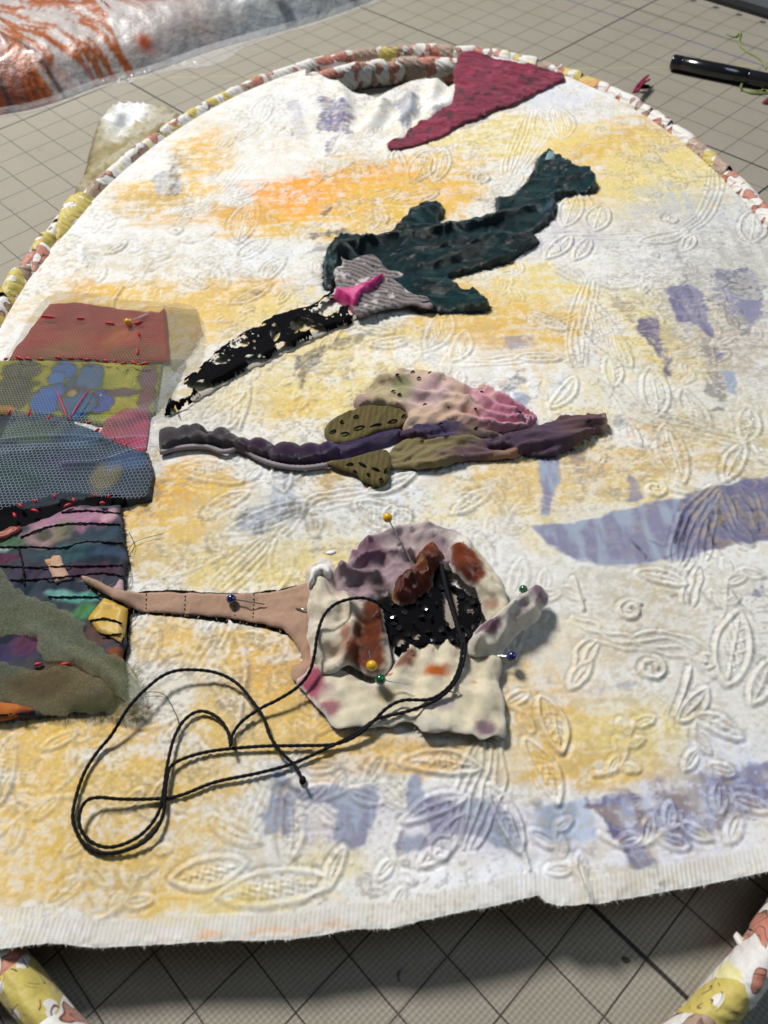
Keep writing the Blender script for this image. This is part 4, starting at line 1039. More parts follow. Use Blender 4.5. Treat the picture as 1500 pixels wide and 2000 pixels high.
M_BTHREAD = plain('black_thread', (0.005, 0.005, 0.007), 0.7, nscale=90, var=0.3, spec=0.15)
M_RTHREAD = plain('red_thread', lin('#b01528'), 0.55, nscale=90, var=0.3)
M_NETB = plain('blue_tulle', lin('#9db2c4'), 0.5, nscale=3, var=0.3)
M_NETO = plain('olive_tulle', lin('#a39a80'), 0.6, nscale=3, var=0.3)
M_NETK = plain('black_net', (0.006, 0.006, 0.008), 0.5)
M_STEEL = plain('pin_steel', (0.72, 0.70, 0.66), 0.22, metal=1.0)

# ---- crimson silk scrap draped over the far rim
def crim_surf(x, y):
    e = ell_inset(x, y)
    return np.maximum(zc(x, y), 0.62 + 0.40 * sst(1.25, 0.25, e) - 0.0)
CRIM = [(890, 130), (897, 106), (912, 100), (930, 102), (978, 117), (1035, 128), (1104, 149), (1082, 164), (1045, 182), (1007, 202), (975, 212), (949, 224), (920, 236), (892, 246), (868, 262), (843, 272), (815, 280), (792, 286), (759, 288), (763, 271), (792, 264), (800, 252), (815, 244), (843, 226), (862, 210), (881, 200), (889, 176), (886, 150)]
def crim_h(f):
    w = 0.06 * (1 - np.abs(2 * fbm(f.X * 2.2 + f.Y * 0.5, f.Y * 2.6 - f.X, 4, 61) - 1))
    return w + 0.02
o = patch('crimson_silk', CRIM, M_SILK, None, lift=0.08, h=crim_h, spacing=0.04, jitter=0.05, seed=4, crease=.12, dirn=1.3, f0=2.2, jit=.4, edge=.5, surf=crim_surf, fray=14, fraylen=0.08,
          col=lambda f: mixc(mixc(np.tile(lin('#7d1536'), (len(f.X), 1)), sst(.5, .75, f.n(3, 6)), lin('#9c2a4c')), sst(.55, .8, f.n(4, 7)), lin('#4a0a22')))
tag(o, 'crumpled crimson silk triangle draped over the far rim of the hoop', 'fabric scrap')
tf = thing('frayed_tuft', (*[float(v) for v in U(1246, 172, 0.1)], 0.0), 'small tuft of frayed crimson threads sticking out behind the far hoop rim', 'thread tuft')
parts = []
for a, b in [((1236, 184), (1262, 152)), ((1240, 184), (1268, 158)), ((1244, 183), (1266, 150)), ((1238, 180), (1250, 166)), ((1246, 182), (1258, 160))]:
    p = np.array([[*map(float, U(*a, .25)), .3], [*map(float, U((a[0] + b[0]) / 2, (a[1] + b[1]) / 2 - 3, .3)), .36], [*map(float, U(*b, .25)), .3]])
    parts.append(tube(catmull(p, 6), 0.035, 6))
V, F = merge(parts); add('threads', V, F, fabric('tuft_crimson', lin('#8a2142'), .8), tf)
parts = [uvsphere((*map(float, U(1258, 167, .2)), .16), 0.15, 12, 8, (1.5, .6, .5))]
V, F = merge(parts); add('knot', V, F, M_BLACK, tf)

# ---- teal velvet flower with black lace stem
fl = thing('velvet_flower', (*[float(v) for v in UC(840, 500)[:2]], 0.97), 'dark teal velvet flower with grey printed calyx and black lace stem sewn on the cloth', 'appliqué flower')
TEAL = [(632, 549), (634, 505), (650, 474), (666, 456), (686, 464), (702, 461), (742, 466), (773, 451), (781, 434), (806, 412), (834, 393), (866, 404), (857, 434), (882, 442), (925, 432), (968, 414), (972, 381), (990, 384), (1014, 368), (1040, 338), (1049, 314), (1068, 292), (1090, 303), (1114, 314), (1124, 332), (1150, 332), (1163, 354), (1160, 370), (1130, 376), (1090, 386), (1084, 414), (1060, 440), (1034, 456), (1052, 463), (1040, 478), (1004, 500), (981, 512), (947, 520), (910, 530), (880, 540), (892, 558), (912, 568), (925, 560), (944, 580), (956, 596), (938, 604), (877, 606), (817, 602), (786, 580), (760, 550), (700, 520), (665, 510), (650, 560)]
def teal_h(f):
    z = 0.06 + 0.05 * (1 - np.abs(2 * fbm(f.X * 1.2, f.Y * 3, 3, 15) - 1))
    z = z + f.fold([(660, 500), (720, 484), (800, 470), (880, 460), (960, 442), (1040, 415)], 0.30, 0.12) - f.fold([(700, 500), (800, 494), (880, 486), (980, 470)], 0.10, 0.10)
    z = z + f.fold([(820, 530), (880, 512), (960, 490), (1030, 470)], 0.22, 0.14) + f.fold([(800, 420), (850, 412)], 0.16, 0.16) + f.fold([(1000, 400), (1060, 365), (1150, 348)], 0.14, 0.16)
    z = z + f.fold([(1030, 350), (1080, 320)], 0.13, 0.16) + f.fold([(1050, 400), (1100, 372)], 0.10, .12) + f.fold([(800, 560), (860, 570), (940, 595)], 0.12, 0.2) + f.fold([(640, 540), (650, 490), (680, 470)], 0.10, 0.16)
    return z
patch('flower_head', TEAL, M_VELVET, fl, lift=0.1, h=teal_h, spacing=0.036, step=.04, jitter=0.05, seed=9, thick=0.02, fray=150, fraylen=0.10, frayw=0.009, rim=0.07, edge=.30, crease=.20, dirn=1.95, f0=1.1, jit=.35,
      col=lambda f: mixc(mixc(np.tile(lin('#062428'), (len(f.X), 1)), sst(.5, .8, f.n(1.6, 5)), lin('#0d3f44')), np.clip(sst(.5, .7, f.n(3, 8)) * .8, 0, 1), lin('#04181b')))
patch('velvet_tip', [(1064, 300), (1072, 290), (1086, 298), (1084, 310), (1070, 312)], M_VELVET, fl, lift=0.3, h=lambda f: 0.28 + 0 * f.X, col=lin('#9fc0c4'), seed=3, spacing=.06, fray=40, fraylen=.05)
patch('velvet_tip', [(1060, 404), (1074, 388), (1085, 392), (1080, 408), (1066, 412)], M_VELVET, fl, lift=0.25, h=lambda f: 0.26 + 0 * f.X, col=lin('#35506a'), seed=4, spacing=.06, fray=30, fraylen=.05)
CAL = [(665, 494), (674, 504), (700, 499), (726, 493), (747, 506), (756, 519), (786, 527), (786, 552), (817, 570), (843, 582), (840, 597), (795, 592), (743, 601), (700, 616), (687, 592), (670, 570), (654, 548), (654, 520), (668, 512)]
def cal_col(f):
    s = np.sin((f.X * 0.5 + f.Y * 1.2) * 34 + 7 * f.n(1.4, 31)); k = sst(0.0, 0.35, s)
    c = np.tile(lin('#8f8584'), (len(f.X), 1)); c = mixc(c, k * .85, lin('#37322f')); c = mixc(c, sst(.6, .75, f.n(1.8, 33)) * .55, lin('#a98f9c')); return mixc(c, sst(.66, .72, f.n(5, 35)), lin('#cdc6c2'))
patch('calyx', CAL, M_SILK, fl, lift=0.26, thick=.02, edge=.75, crease=.14, h=lambda f: 0.18 + 0.12 * (f.n(2.2, 14) - .5) + f.fold([(690, 590), (760, 580), (830, 590)], .06, .12), col=cal_col, spacing=0.045, jitter=0.03, seed=5, fray=12, fraylen=.07)
patch('pink_scrap', [(642, 560), (664, 562), (690, 558), (720, 546), (747, 529), (750, 536), (722, 562), (706, 574), (694, 594), (678, 582), (660, 570)], M_SATIN, fl, lift=0.34, h=lambda f: 0.34 + 0.05 * (f.n(2, 3)), col=lambda f: mixc(np.tile(lin('#c22a78'), (len(f.X), 1)), sst(.5, .7, f.n(1.5, 4)), lin('#e27aa8')), spacing=.06, jitter=.015, seed=6)
LACE = [(640, 568), (662, 568), (690, 598), (702, 612), (676, 630), (636, 644), (596, 660), (548, 684), (500, 708), (450, 734), (400, 762), (354, 792), (318, 806), (324, 778), (344, 750), (372, 726), (402, 700), (432, 676), (470, 650), (516, 624), (560, 606), (610, 592)]
patch('lining_strip', [(708, 608), (698, 620), (660, 640), (622, 658), (560, 686), (500, 716), (440, 748), (384, 780), (376, 772), (440, 734), (500, 700), (600, 650), (660, 626)], M_SILK, fl, lift=0.06, h=lambda f: .01 + .02 * f.n(3), col=lin('#b3ac9c'), spacing=.05, seed=7, thick=.012, jitter=.06, fray=20, fraylen=.08, edge=.5, crease=.04)
LS = lambda x, y: zc(x, y) + 0.16 + 0.03 * fbm(x * 1.5, y * 1.5, 2, 17)
V, F = hexnet(LACE, 0.042, 0.019, LS, 3, 0.3, lift=.14); add('lace_net', V, F, M_NETK, fl)
patch('lace_motif', LACE, M_BLACK, fl, lift=0.14, h=lambda f: 0.13 + 0.05 * f.n(3, 18), spacing=0.028, jitter=0.05, seed=8, rim=.1, crease=.06,
      hole=lambda x, y, d: np.any([Field(x, y, d).spot(hx, hy, hr, sy=hs, nz=.5, seed=int(hx)) > .5 for hx, hy, hr, hs in ((470, 672, 26, .6), (430, 706, 24, .5), (540, 652, 12, 1.8), (590, 640, 24, .6), (646, 604, 26, .8), (668, 584, 26, 1), (510, 706, 38, .25), (565, 682, 34, .3), (398, 756, 26, .5), (350, 764, 28, .9), (626, 650, 22, .5), (500, 640, 22, .4), (616, 612, 12, .7), (690, 612, 12, 1), (380, 726, 14, .5), (450, 650, 12, .5))], axis=0) | ((d < 0.045) & (vnoise(x * 18, y * 18, 2) > .5)) | ((vnoise(x * 15, y * 15, 5) > .88) & (fbm(x * 1.7, y * 1.7, 2, 8) > .45)), col=(0.01, 0.01, 0.012))
for k, (a, b) in enumerate([((330, 790), (346, 806)), ((334, 778), (342, 800))]):
    P = on_cloth([a, ((a[0] + b[0]) / 2 + 4, (a[1] + b[1]) / 2 - 4), b], .14); V, F = tube(catmull(P, 6), 0.012, 5); add('loose_thread', V, F, plain('ochre_thread', lin('#b9a04a'), .7), fl)

# ---- pink silk flower with padded purple stem
fp = thing('silk_flower', (*[float(v) for v in UC(850, 850)[:2]], 0.97), 'pink and khaki silk flower with padded grey to purple velvet stem sewn on the cloth', 'appliqué flower')
PINK = [(690, 786), (712, 770), (730, 748), (756, 733), (790, 722), (842, 726), (880, 745), (920, 764), (948, 758), (976, 780), (1002, 790), (1030, 808), (1046, 830), (1004, 842), (940, 846), (880, 838), (820, 846), (786, 842), (798, 820), (782, 802), (720, 796), (700, 802)]
def pink_h(f):
    z = 0.04 + f.pleat(1070, 836, 26, .16, .4, 5, .1)
    for p, h, w in [([(900, 790), (940, 800), (1000, 822)], .14, .12), ([(920, 780), (975, 790), (1030, 815)], .12, .10), ([(860, 800), (920, 812), (960, 832)], .12, .12), ([(740, 790), (800, 800), (860, 812)], .10, .16), ([(800, 740), (860, 760), (920, 790)], .05, .2), ([(990, 800), (1010, 830)], .12, .08)]:
        z = z + f.fold(p, h, w)
    return z
def pink_col(f):
    c = np.tile(lin('#c9ad96'), (len(f.X), 1)); c = mixc(c, f.spot(985, 815, 90, sy=.6), lin('#cf8fa4')); c = mixc(c, f.spot(830, 775, 70, sy=.4, seed=9) * .6, lin('#d3b4bd'))
    c = mixc(c, f.spot(740, 770, 60, sy=.7, seed=5) * .8, lin('#b0a178')); c = mixc(c, f.spot(790, 765, 22, seed=6) * .7, lin('#8f9560')); c = mixc(c, f.spot(890, 830, 70, sy=.4, seed=7) * .7, lin('#c9a58e')); return mixc(c, f.spot(700, 790, 25, seed=8) * .6, lin('#b08a88'))
patch('petal', PINK, M_SILK, fp, lift=.1, h=pink_h, col=pink_col, spacing=.036, step=.04, jitter=.05, seed=12, fray=24, fraylen=.09, rim=.06, edge=.6, crease=.20)
KHA = [(762, 880), (790, 858), (830, 846), (870, 848), (940, 862), (1010, 872), (1044, 880), (1000, 893), (950, 897), (900, 902), (842, 918), (800, 914), (760, 908)]
patch('petal', KHA, M_SILK, fp, lift=.08, h=lambda f: .05 + 0 * f.X, col=lambda f: mixc(mixc(np.tile(lin('#7d6f45'), (len(f.X), 1)), f.spot(960, 885, 90, sy=.3), lin('#5d4048')), f.spot(1010, 892, 60, sy=.2, seed=2) * .8, lin('#a07a5c')), spacing=.036, step=.04, seed=13, fray=24, rim=.06, edge=.5, crease=.24, dirn=1.7, f0=1.8, jit=.2, jitter=.04)
TAIL = [(770, 850), (800, 838), (850, 832), (884, 826), (950, 842), (1000, 848), (1050, 832), (1090, 818), (1140, 814), (1180, 812), (1188, 836), (1160, 846), (1130, 860), (1096, 882), (1040, 884), (980, 878), (900, 862), (830, 858)]
def tail_col(f):
    c = np.tile(lin('#4a3048'), (len(f.X), 1)); c = mixc(c, f.spot(1150, 832, 70, sy=.7), lin('#5e3f42')); c = mixc(c, f.spot(1186, 822, 18, sy=1.2), lin('#b08a74')); c = mixc(c, f.spot(850, 842, 70, sy=.25, seed=4), lin('#3a2a50')); c = mixc(c, f.spot(940, 850, 40, sy=.3, seed=5) * .7, lin('#7c6a4c')); return mixc(c, sst(.55, .75, f.n(4, 6)) * .5, lin('#382238'))
patch('petal', TAIL, M_SILK, fp, lift=.14, h=lambda f: .10 + f.fold([(900, 845), (1000, 862), (1090, 848), (1180, 825)], .1, .14), col=tail_col, spacing=.036, step=.04, jitter=.05, seed=14, fray=40, fraylen=.15, rim=.07, edge=.4, crease=.26, dirn=1.75, f0=1.7, jit=.2)
STEM = [(308, 846), (330, 832), (352, 830), (400, 836), (440, 836), (470, 850), (500, 858), (540, 866), (600, 870), (640, 866), (700, 858), (740, 846), (776, 838), (790, 848), (770, 862), (720, 876), (660, 894), (600, 908), (540, 904), (490, 888), (450, 876), (400, 868), (350, 872), (316, 884)]
BUB = [(330, 856, 24), (364, 848, 18), (388, 858, 15), (385, 840, 14), (412, 864, 17), (432, 852, 17), (448, 862, 15), (472, 872, 17), (506, 876, 24), (560, 886, 28), (606, 886, 24), (640, 880, 18)]
def stem_h(f):
    z = .06 + 0 * f.X
    for px, py, r in BUB:
        x, y, _ = UC(px, py, .15); xa, _, _ = UC(px + r, py, .15); R = abs(xa - x) * 1.22
        z = np.maximum(z, .26 * np.sqrt(np.clip(1 - ((f.X - x) ** 2 + (f.Y - y) ** 2) / R ** 2, 0, 1)) + .05)
    return np.maximum(z, f.fold([(630, 884), (690, 872), (740, 856), (780, 846)], .24, .16)) + .02 * f.n(4)
M_PLUSH = fabric('plush_velvet', None, 0.28, sheen=0.12, weave=60, var=0.35, bump=0.6, nscale=10, spec=0.6)
patch('stem', STEM, M_PLUSH, fp, lift=.12, h=stem_h, spacing=.045, jitter=.015, seed=15, rim=.07, fray=30, fraylen=.04,
      col=lambda f: mixc(mixc(np.tile(lin('#4f494e'), (len(f.X), 1)), sst(*[float(v) for v in (UC(430, 860)[0], UC(520, 880)[0])], f.X), lin('#3a2440')), sst(float(UC(600, 880)[0]), float(UC(680, 870)[0]), f.X), lin('#432c62')))
P = on_cloth([(312, 884), (345, 876), (380, 872), (410, 874), (432, 882), (452, 880), (468, 872), (486, 884), (506, 896), (540, 908), (590, 914), (640, 908)], .1); V, F = tube(resample(catmull(P, 8), .05), .055, 8, twist=5, ply=.12)
add('piping', V, F, fabric('grey_piping', lin('#8d8488'), .5, sheen=.3), fp)
def leafcol(f):
    s = np.sin((f.X * 1.4 - f.Y * .25) * 40 + 4 * f.n(1.5, 9)); return mixc(mixc(np.tile(lin('#675a34'), (len(f.X), 1)), sst(-.2, .8, s) * .5, lin('#3c3420')), sst(.55, .7, f.n(2)) * .5, lin('#8d7f52'))
L1 = patch('leaf', [(634, 850), (638, 832), (662, 812), (690, 800), (722, 795), (760, 796), (784, 798), (800, 816), (794, 832), (756, 844), (720, 856), (690, 866), (650, 870)], M_COTTON, fp, lift=.1, h=lambda f: .10 + .06 * f.n(1.5, 5), col=leafcol, spacing=.04, jitter=.03, seed=16, edge=.6, crease=.10, fray=14)
L2 = patch('leaf', [(640, 904), (672, 896), (706, 888), (752, 880), (764, 902), (760, 932), (752, 948), (734, 950), (712, 940), (692, 926), (664, 916)], M_COTTON, fp, lift=.1, h=lambda f: .10 + .06 * f.n(1.5, 6), col=leafcol, spacing=.04, jitter=.03, seed=17, edge=.6, crease=.10, fray=14)
for a, b in [((644, 846), (656, 840)), ((664, 848), (682, 846)), ((690, 838), (712, 832)), ((722, 834), (746, 828)), ((756, 826), (776, 820)), ((784, 816), (792, 810)), ((690, 816), (700, 812)), ((664, 826), (670, 822)), ((676, 908), (690, 906)), ((700, 904), (716, 912)), ((726, 914), (742, 920)), ((716, 926), (722, 928)), ((740, 938), (748, 936)), ((750, 924), (756, 914)), ((690, 920), (696, 924))]:
    p = on_top([a, b], .012); stitch(fp, p[0], p[1], M_BTHREAD, .022, 0.0)
for px, py in [(776, 734), (806, 728), (840, 730), (818, 740), (872, 741), (908, 758), (940, 768), (768, 766), (780, 772), (830, 792), (876, 798), (927, 801), (860, 830), (930, 838), (824, 864), (1000, 842), (1150, 824), (836, 912), (1014, 808)]:
    p = on_top([(px - 4, py), (px + 4, py - 2)], .012); stitch(fp, p[0], p[1], M_BTHREAD, .019, 0.0, 'knot')
# ---- patchwork vase at the left
va = thing('patchwork_vase', (*[float(v) for v in UC(130, 1000)[:2]], 0.97), 'patchwork vase of red, olive, netted and tie-dyed scraps at the left', 'appliqué vase')
def VS(x, y):
    """the padded vase rises a little above the cloth"""
    return zc(x, y)
def multi(c0, spots, nz=None):
    def fn(f):
        c = np.tile(lin(c0), (len(f.X), 1))
        for s in spots:
            px, py, r, col = s[:4]; st = s[4] if len(s) > 4 else 1.0; sy = s[5] if len(s) > 5 else 0.7
            c = mixc(c, f.spot(px, py, r, sy=sy, seed=int(px + py) % 50, soft=.45) * st, lin(col))
        return c
    return fn
redp = patch('red_panel', [(98, 592), (150, 590), (220, 602), (310, 612), (321, 600), (326, 650), (330, 706), (230, 704), (120, 700), (14, 706), (30, 680), (64, 636)], M_COTTON, va, lift=.10, h=lambda f: .08 + .05 * f.n(1.2, 5) + f.fold([(200, 645), (260, 636), (300, 612)], .05, .1), smooth=False, jitter=.02, seed=21, spacing=.05, edge=.6, crease=.07,
      col=multi('#98262f', [(140, 660, 40, '#a04a34', .7), (215, 670, 30, '#a8502c', .8), (240, 655, 24, '#b85a38', .8), (110, 690, 60, '#7e5a34', .6, .3), (270, 690, 50, '#6f4a2c', .7, .3), (170, 620, 60, '#801f2e', .5)]))
def ygcol(f):
    c = np.tile(lin('#9c9a2c'), (len(f.X), 1)); c = mixc(c, sst(.45, .7, f.n(1.2, 8)), lin('#b3ad40')); c = mixc(c, sst(.55, .8, f.n(2, 9)) * .6, lin('#748a34'))
    for px, py, r, sy, col in [(36, 730, 30, .8, '#4f5650'), (20, 770, 50, .7, '#3f4a45'), (60, 725, 20, .6, '#4a524c'), (125, 722, 22, .8, '#2a62a8'), (110, 738, 20, .6, '#2f70b4'), (148, 752, 26, .8, '#2c4f6c'), (178, 738, 26, .8, '#2d6494'), (92, 782, 30, .9, '#2462b0'), (196, 786, 24, .9, '#2a52ac'), (150, 790, 34, .8, '#2d6494'), (240, 768, 30, .25, '#5c4a5c'), (290, 745, 18, 1.4, '#6a4a60'), (285, 775, 16, 1.3, '#7a4a5c'), (140, 768, 9, .8, '#a58a60'), (8, 800, 20, .4, '#a8782c')]:
        c = mixc(c, f.spot(px, py, r * 1.12 + 1.5, sy=sy, nz=.55, soft=.10, seed=int(px)) * .85, lin('#22281c')); c = mixc(c, f.spot(px, py, r, sy=sy, nz=.55, soft=.12, seed=int(px)), lin(col))
    return c
olvp = patch('olive_panel', [(-30, 705), (60, 702), (180, 706), (300, 712), (318, 708), (310, 760), (302, 806), (250, 830), (200, 830), (100, 812), (-30, 806)], M_COTTON, va, lift=.08, h=lambda f: .07 + .04 * f.n(1.5, 6), smooth=False, jitter=.01, seed=22, spacing=.05, col=ygcol)
patch('pink_patch', [(184, 848), (206, 822), (240, 802), (292, 798), (290, 830), (284, 874), (272, 878), (230, 862)], M_SILK, va, lift=.11, surf='top', edge=.5, h=lambda f: .01 + .03 * f.n(2, 6), smooth=False, jitter=.01, seed=23, spacing=.06, col=multi('#a8324a', [(220, 830, 30, '#a04a30', .8), (275, 860, 24, '#c04468', .8)]))
def dark_h(f): return .06 + .03 * f.n(1, 7) + .12 * sst(float(UC(200, 930)[0]), float(UC(300, 930)[0]), f.X)
patch('dark_panel', [(-40, 806), (100, 806), (190, 836), (240, 868), (290, 880), (300, 920), (292, 972), (240, 984), (150, 976), (60, 992), (-40, 1000)], M_SILK, va, lift=.12, h=dark_h, smooth=False, seed=24, col=multi('#2a3440', [(60, 840, 60, '#4d5a34', .8, .4), (160, 860, 60, '#34506a', .8, .4), (205, 930, 28, '#7a6c3c', .9, .9), (40, 930, 60, '#25403a', .8, .5), (250, 900, 40, '#3c5680', .8, .5), (120, 900, 40, '#3a3250', .8, .5)]))
patch('black_band', [(-40, 990), (60, 988), (140, 972), (232, 970), (240, 984), (150, 996), (104, 1010), (60, 1034), (-40, 1060)], M_BLACK, va, lift=.16, h=lambda f: .03 + .10 * f.n(1.5, 3), surf='top', edge=.5, col=lin('#101016'), seed=25, fray=16, fraylen=.08)
TD = [(-40, 1056), (20, 1044), (60, 1026), (110, 1004), (140, 990), (236, 988), (240, 1020), (246, 1070), (250, 1090), (240, 1150), (248, 1190), (246, 1262), (240, 1300), (246, 1350), (210, 1382), (80, 1398), (-40, 1412)]
tdp = patch('tie_dye_panel', TD, M_COTTON, va, lift=.09, h=lambda f: .08 + .08 * f.n(.9, 9) + f.fold([(60, 1046), (130, 1030), (220, 1020)], .05, .14) + f.fold([(130, 1080), (220, 1066)], .09, .14), smooth=False, jitter=.03, seed=26, spacing=.04, step=.04, fray=30, fraylen=.13, edge=.6, crease=.12,
      col=multi('#3a3f48', [(150, 1018, 90, '#a5788e', .95, .25), (215, 1012, 24, '#c49aa6', .8), (90, 1050, 40, '#a98a8a', .8, .5), (130, 1040, 30, '#77755a', .8), (205, 1046, 50, '#2c4250', .9, .4), (90, 1052, 16, '#3c4a34', .8), (20, 1066, 30, '#4c6a4c', .9, .3), (10, 1078, 30, '#9ab0a0', .8, .25), (10, 1096, 26, '#5a2440', .8, .3), (150, 1085, 60, '#35555c', .9, .35), (215, 1084, 50, '#3a5068', .9, .25), (200, 1100, 50, '#1c2530', .95, .3), (180, 1118, 60, '#4c2f42', .8, .25), (60, 1124, 50, '#3f3448', .9, .3), (100, 1152, 90, '#263040', .8, .2), (160, 1172, 46, '#57998a', .95, .25), (120, 1166, 30, '#7fb8ae', .7, .3), (175, 1200, 40, '#4f8a54', .8, .4), (30, 1275, 70, '#3c3056', .9, .4), (60, 1260, 30, '#5a3048', .8), (200, 1240, 40, '#5f4238', .8), (120, 1340, 130, '#6c5434', .8, .4), (230, 1280, 20, '#8d4a26', .8)]))
patch('red_satin_scrap', [(-40, 1040), (0, 1034), (20, 1026), (42, 1030), (30, 1048), (-40, 1066)], M_SATIN, va, lift=.2, surf='top', edge=.5, h=lambda f: .03 + .05 * f.n(2), col=multi('#8a3a30', [(10, 1040, 20, '#b06a58', .6)]), seed=27)
patch('gold_patch', [(175, 1214), (204, 1172), (226, 1180), (250, 1191), (246, 1230), (240, 1262), (216, 1248), (195, 1238)], M_SATIN, va, lift=.13, h=lambda f: .03 + .03 * f.n(2), smooth=False, jitter=.012, seed=28, surf='top', edge=.5, col=multi('#c09a3c', [(215, 1195, 14, '#8a6a22', .6), (225, 1235, 24, '#d8b878', .6), (236, 1256, 10, '#c89078', .7)]), fray=8, fraylen=.06)
patch('orange_patch', [(-40, 1372), (0, 1372), (50, 1382), (70, 1390), (30, 1402), (-40, 1412)], M_COTTON, va, lift=.13, h=lambda f: .03 + .02 * f.n(2), surf='top', edge=.5, col=multi('#b0642a', [(60, 1390, 20, '#8a3a24', .8)]), smooth=False, seed=29)
patch('peach_chip', [(88, 1096), (112, 1091), (122, 1090), (128, 1112), (140, 1134), (112, 1144), (102, 1122)], M_COTTON, va, lift=.15, h=lambda f: .02 + .02 * f.n(2), surf='top', edge=.5, col=multi('#c9a48c', [(104, 1100, 16, '#b88a60', .6)]), smooth=False, seed=30, jitter=.015, fray=14, fraylen=.05)
patch('peach_chip', [(220, 1156), (232, 1142), (239, 1132), (243, 1168), (228, 1162)], M_COTTON, va, lift=.15, h=lambda f: .02 + .01 * f.n(2), surf='top', edge=.5, col=lin('#b8979a'), smooth=False, seed=31, fray=10, fraylen=.04)
tds = lambda x, y: zc(x, y) + .155 + .0 * x
for ln in [[(120, 1001), (170, 997), (236, 1003)], [(40, 1050), (90, 1030), (150, 1022), (236, 1024)], [(-10, 1068), (60, 1068), (120, 1070), (170, 1058), (240, 1061)], [(-10, 1104), (60, 1108), (130, 1106), (240, 1104)], [(20, 1133), (80, 1131), (150, 1124), (200, 1119), (240, 1125)], [(94, 1166), (140, 1166), (196, 1166)], [(36, 1070), (44, 1100), (48, 1144)], [(-10, 1398), (30, 1394), (60, 1394)]]:
    seam(tdp, ln, M_BTHREAD, .17, r=.017)
for ln in [[(176, 1213), (205, 1208), (240, 1218)], [(196, 1240), (216, 1240), (236, 1238)]]: seam(va, ln, M_BTHREAD, .19, r=.017)
patch('dark_strip', [(243, 1180), (251, 1190), (248, 1230), (244, 1270), (243, 1300), (240, 1296), (241, 1250)], M_BLACK, va, lift=.10, h=lambda f: .1 + 0 * f.X, col=lin('#241510'), seed=33, fray=20, fraylen=.08)
# nets over the vase
def net_surf(x, y):
    f = Field(np.asarray(x), np.asarray(y), None)
    z = zc(x, y) + .22 + .03 * fbm(x * .7, y * .7, 2, 81)
    for p, h, w in [([(-20, 872), (60, 862), (150, 860), (230, 868), (300, 880)], .13, .10), ([(130, 912), (190, 910), (240, 902), (318, 898)], .16, .09), ([(-20, 915), (60, 930), (100, 950)], .05, .2), ([(60, 960), (150, 940), (230, 950)], -.04, .2), ([(60, 836), (110, 826)], .05, .1)]:
        z = z + f.fold(p, h, w, .2)
    return z + .24 * sst(float(UC(200, 930)[0]), float(UC(296, 930)[0]), x) * sst(float(UC(250, 990)[1]), float(UC(250, 890)[1]), y) 
BNET = [(-60, 806), (60, 804), (180, 812), (300, 800), (330, 770), (322, 800), (306, 850), (300, 874), (318, 900), (300, 920), (296, 950), (280, 972), (240, 974), (200, 970), (130, 962), (60, 980), (-60, 990)]
V, F = hexnet(BNET, 0.045, 0.0080, net_surf, 5, .08, lift=.22); add('blue_net', V, F, M_NETB, va)
V, F = hexnet([(200, 906), (318, 894), (316, 906), (296, 914), (210, 920)], 0.045, 0.0080, lambda x, y: net_surf(x, y) + .05, 6, -.1, lift=.3); add('blue_net_fold', V, F, M_NETB, va)
V, F = hexnet([(-40, 874), (60, 864), (150, 860), (240, 868), (300, 876), (300, 886), (150, 874), (-40, 888)], 0.045, 0.0080, lambda x, y: net_surf(x, y) + .04, 7, -.15, lift=.3); add('blue_net_fold', V, F, M_NETB, va)
ON = [(60, 620), (98, 580), (150, 572), (240, 586), (330, 592), (380, 602), (392, 630), (384, 690), (340, 730), (330, 790), (300, 806), (200, 808), (-60, 806), (-60, 730), (10, 700)]
V, F = hexnet(ON, 0.038, 0.0105, lambda x, y: zc(x, y) + .19 + .03 * fbm(x, y, 2, 4), 8, .05, lift=.18); add('olive_net', V, F, M_NETO, va)
patch('sheer_scrap', [(318, 596), (384, 604), (396, 650), (372, 690), (340, 724), (326, 708)], M_VEIL, va, lift=.05, h=lambda f: .05 + 0 * f.X, col=multi('#9a8a50', [(385, 645, 20, '#b05a30', .8)]), seed=34, smooth=False)
patch('sheer_scrap', [(300, 716), (360, 700), (350, 740), (320, 790), (296, 806)], M_VEIL, va, lift=.06, h=lambda f: .06 + 0 * f.X, col=lin('#3f6a70'), seed=35)
# red hand stitches
RED = [((80, 618), (106, 620)), ((150, 622), (165, 623)), ((205, 631), (224, 633)), ((264, 633), (278, 629)), ((270, 648), (272, 657)), ((269, 680), (268, 694)), ((8, 704), (16, 701)), ((30, 696), (44, 702)), ((50, 700), (62, 703)), ((74, 702), (86, 703)), ((108, 697), (121, 701)), ((132, 700), (145, 701)), ((153, 698), (161, 702)), ((165, 704), (178, 702)), ((188, 703), (194, 705)), ((200, 705), (212, 706)), ((222, 705), (226, 709)), ((236, 712), (247, 709)), ((256, 707), (268, 712)), ((272, 713), (292, 709)),
       ((20, 800), (17, 810)), ((58, 801), (56, 814)), ((98, 812), (95, 820)), ((178, 826), (170, 828)), ((195, 838), (186, 844)), ((226, 854), (219, 862)), ((250, 864), (243, 875)), ((107, 966), (108, 974)), ((36, 984), (44, 992)), ((66, 977), (72, 982)), ((143, 973), (146, 982)), ((186, 966), (186, 972)), ((215, 967), (211, 974)), ((26, 1002), (32, 1012)), ((60, 996), (76, 1000)), ((124, 992), (140, 984)), ((194, 984), (206, 983)), ((66, 1300), (84, 1296)), ((116, 1300), (138, 1296))]
for a, b in RED:
    p = on_top([a, b], .03, .23); stitch(redp if a[1] < 716 else va, p[0], p[1], M_RTHREAD, .030, 0.0, arch=.02)
for a, b in [((110, 762), (134, 820)), ((174, 760), (136, 820))]:
    p = on_cloth([a, b], .24); stitch(va, p[0], p[1], M_RTHREAD, .02, 0.0, arch=.02)
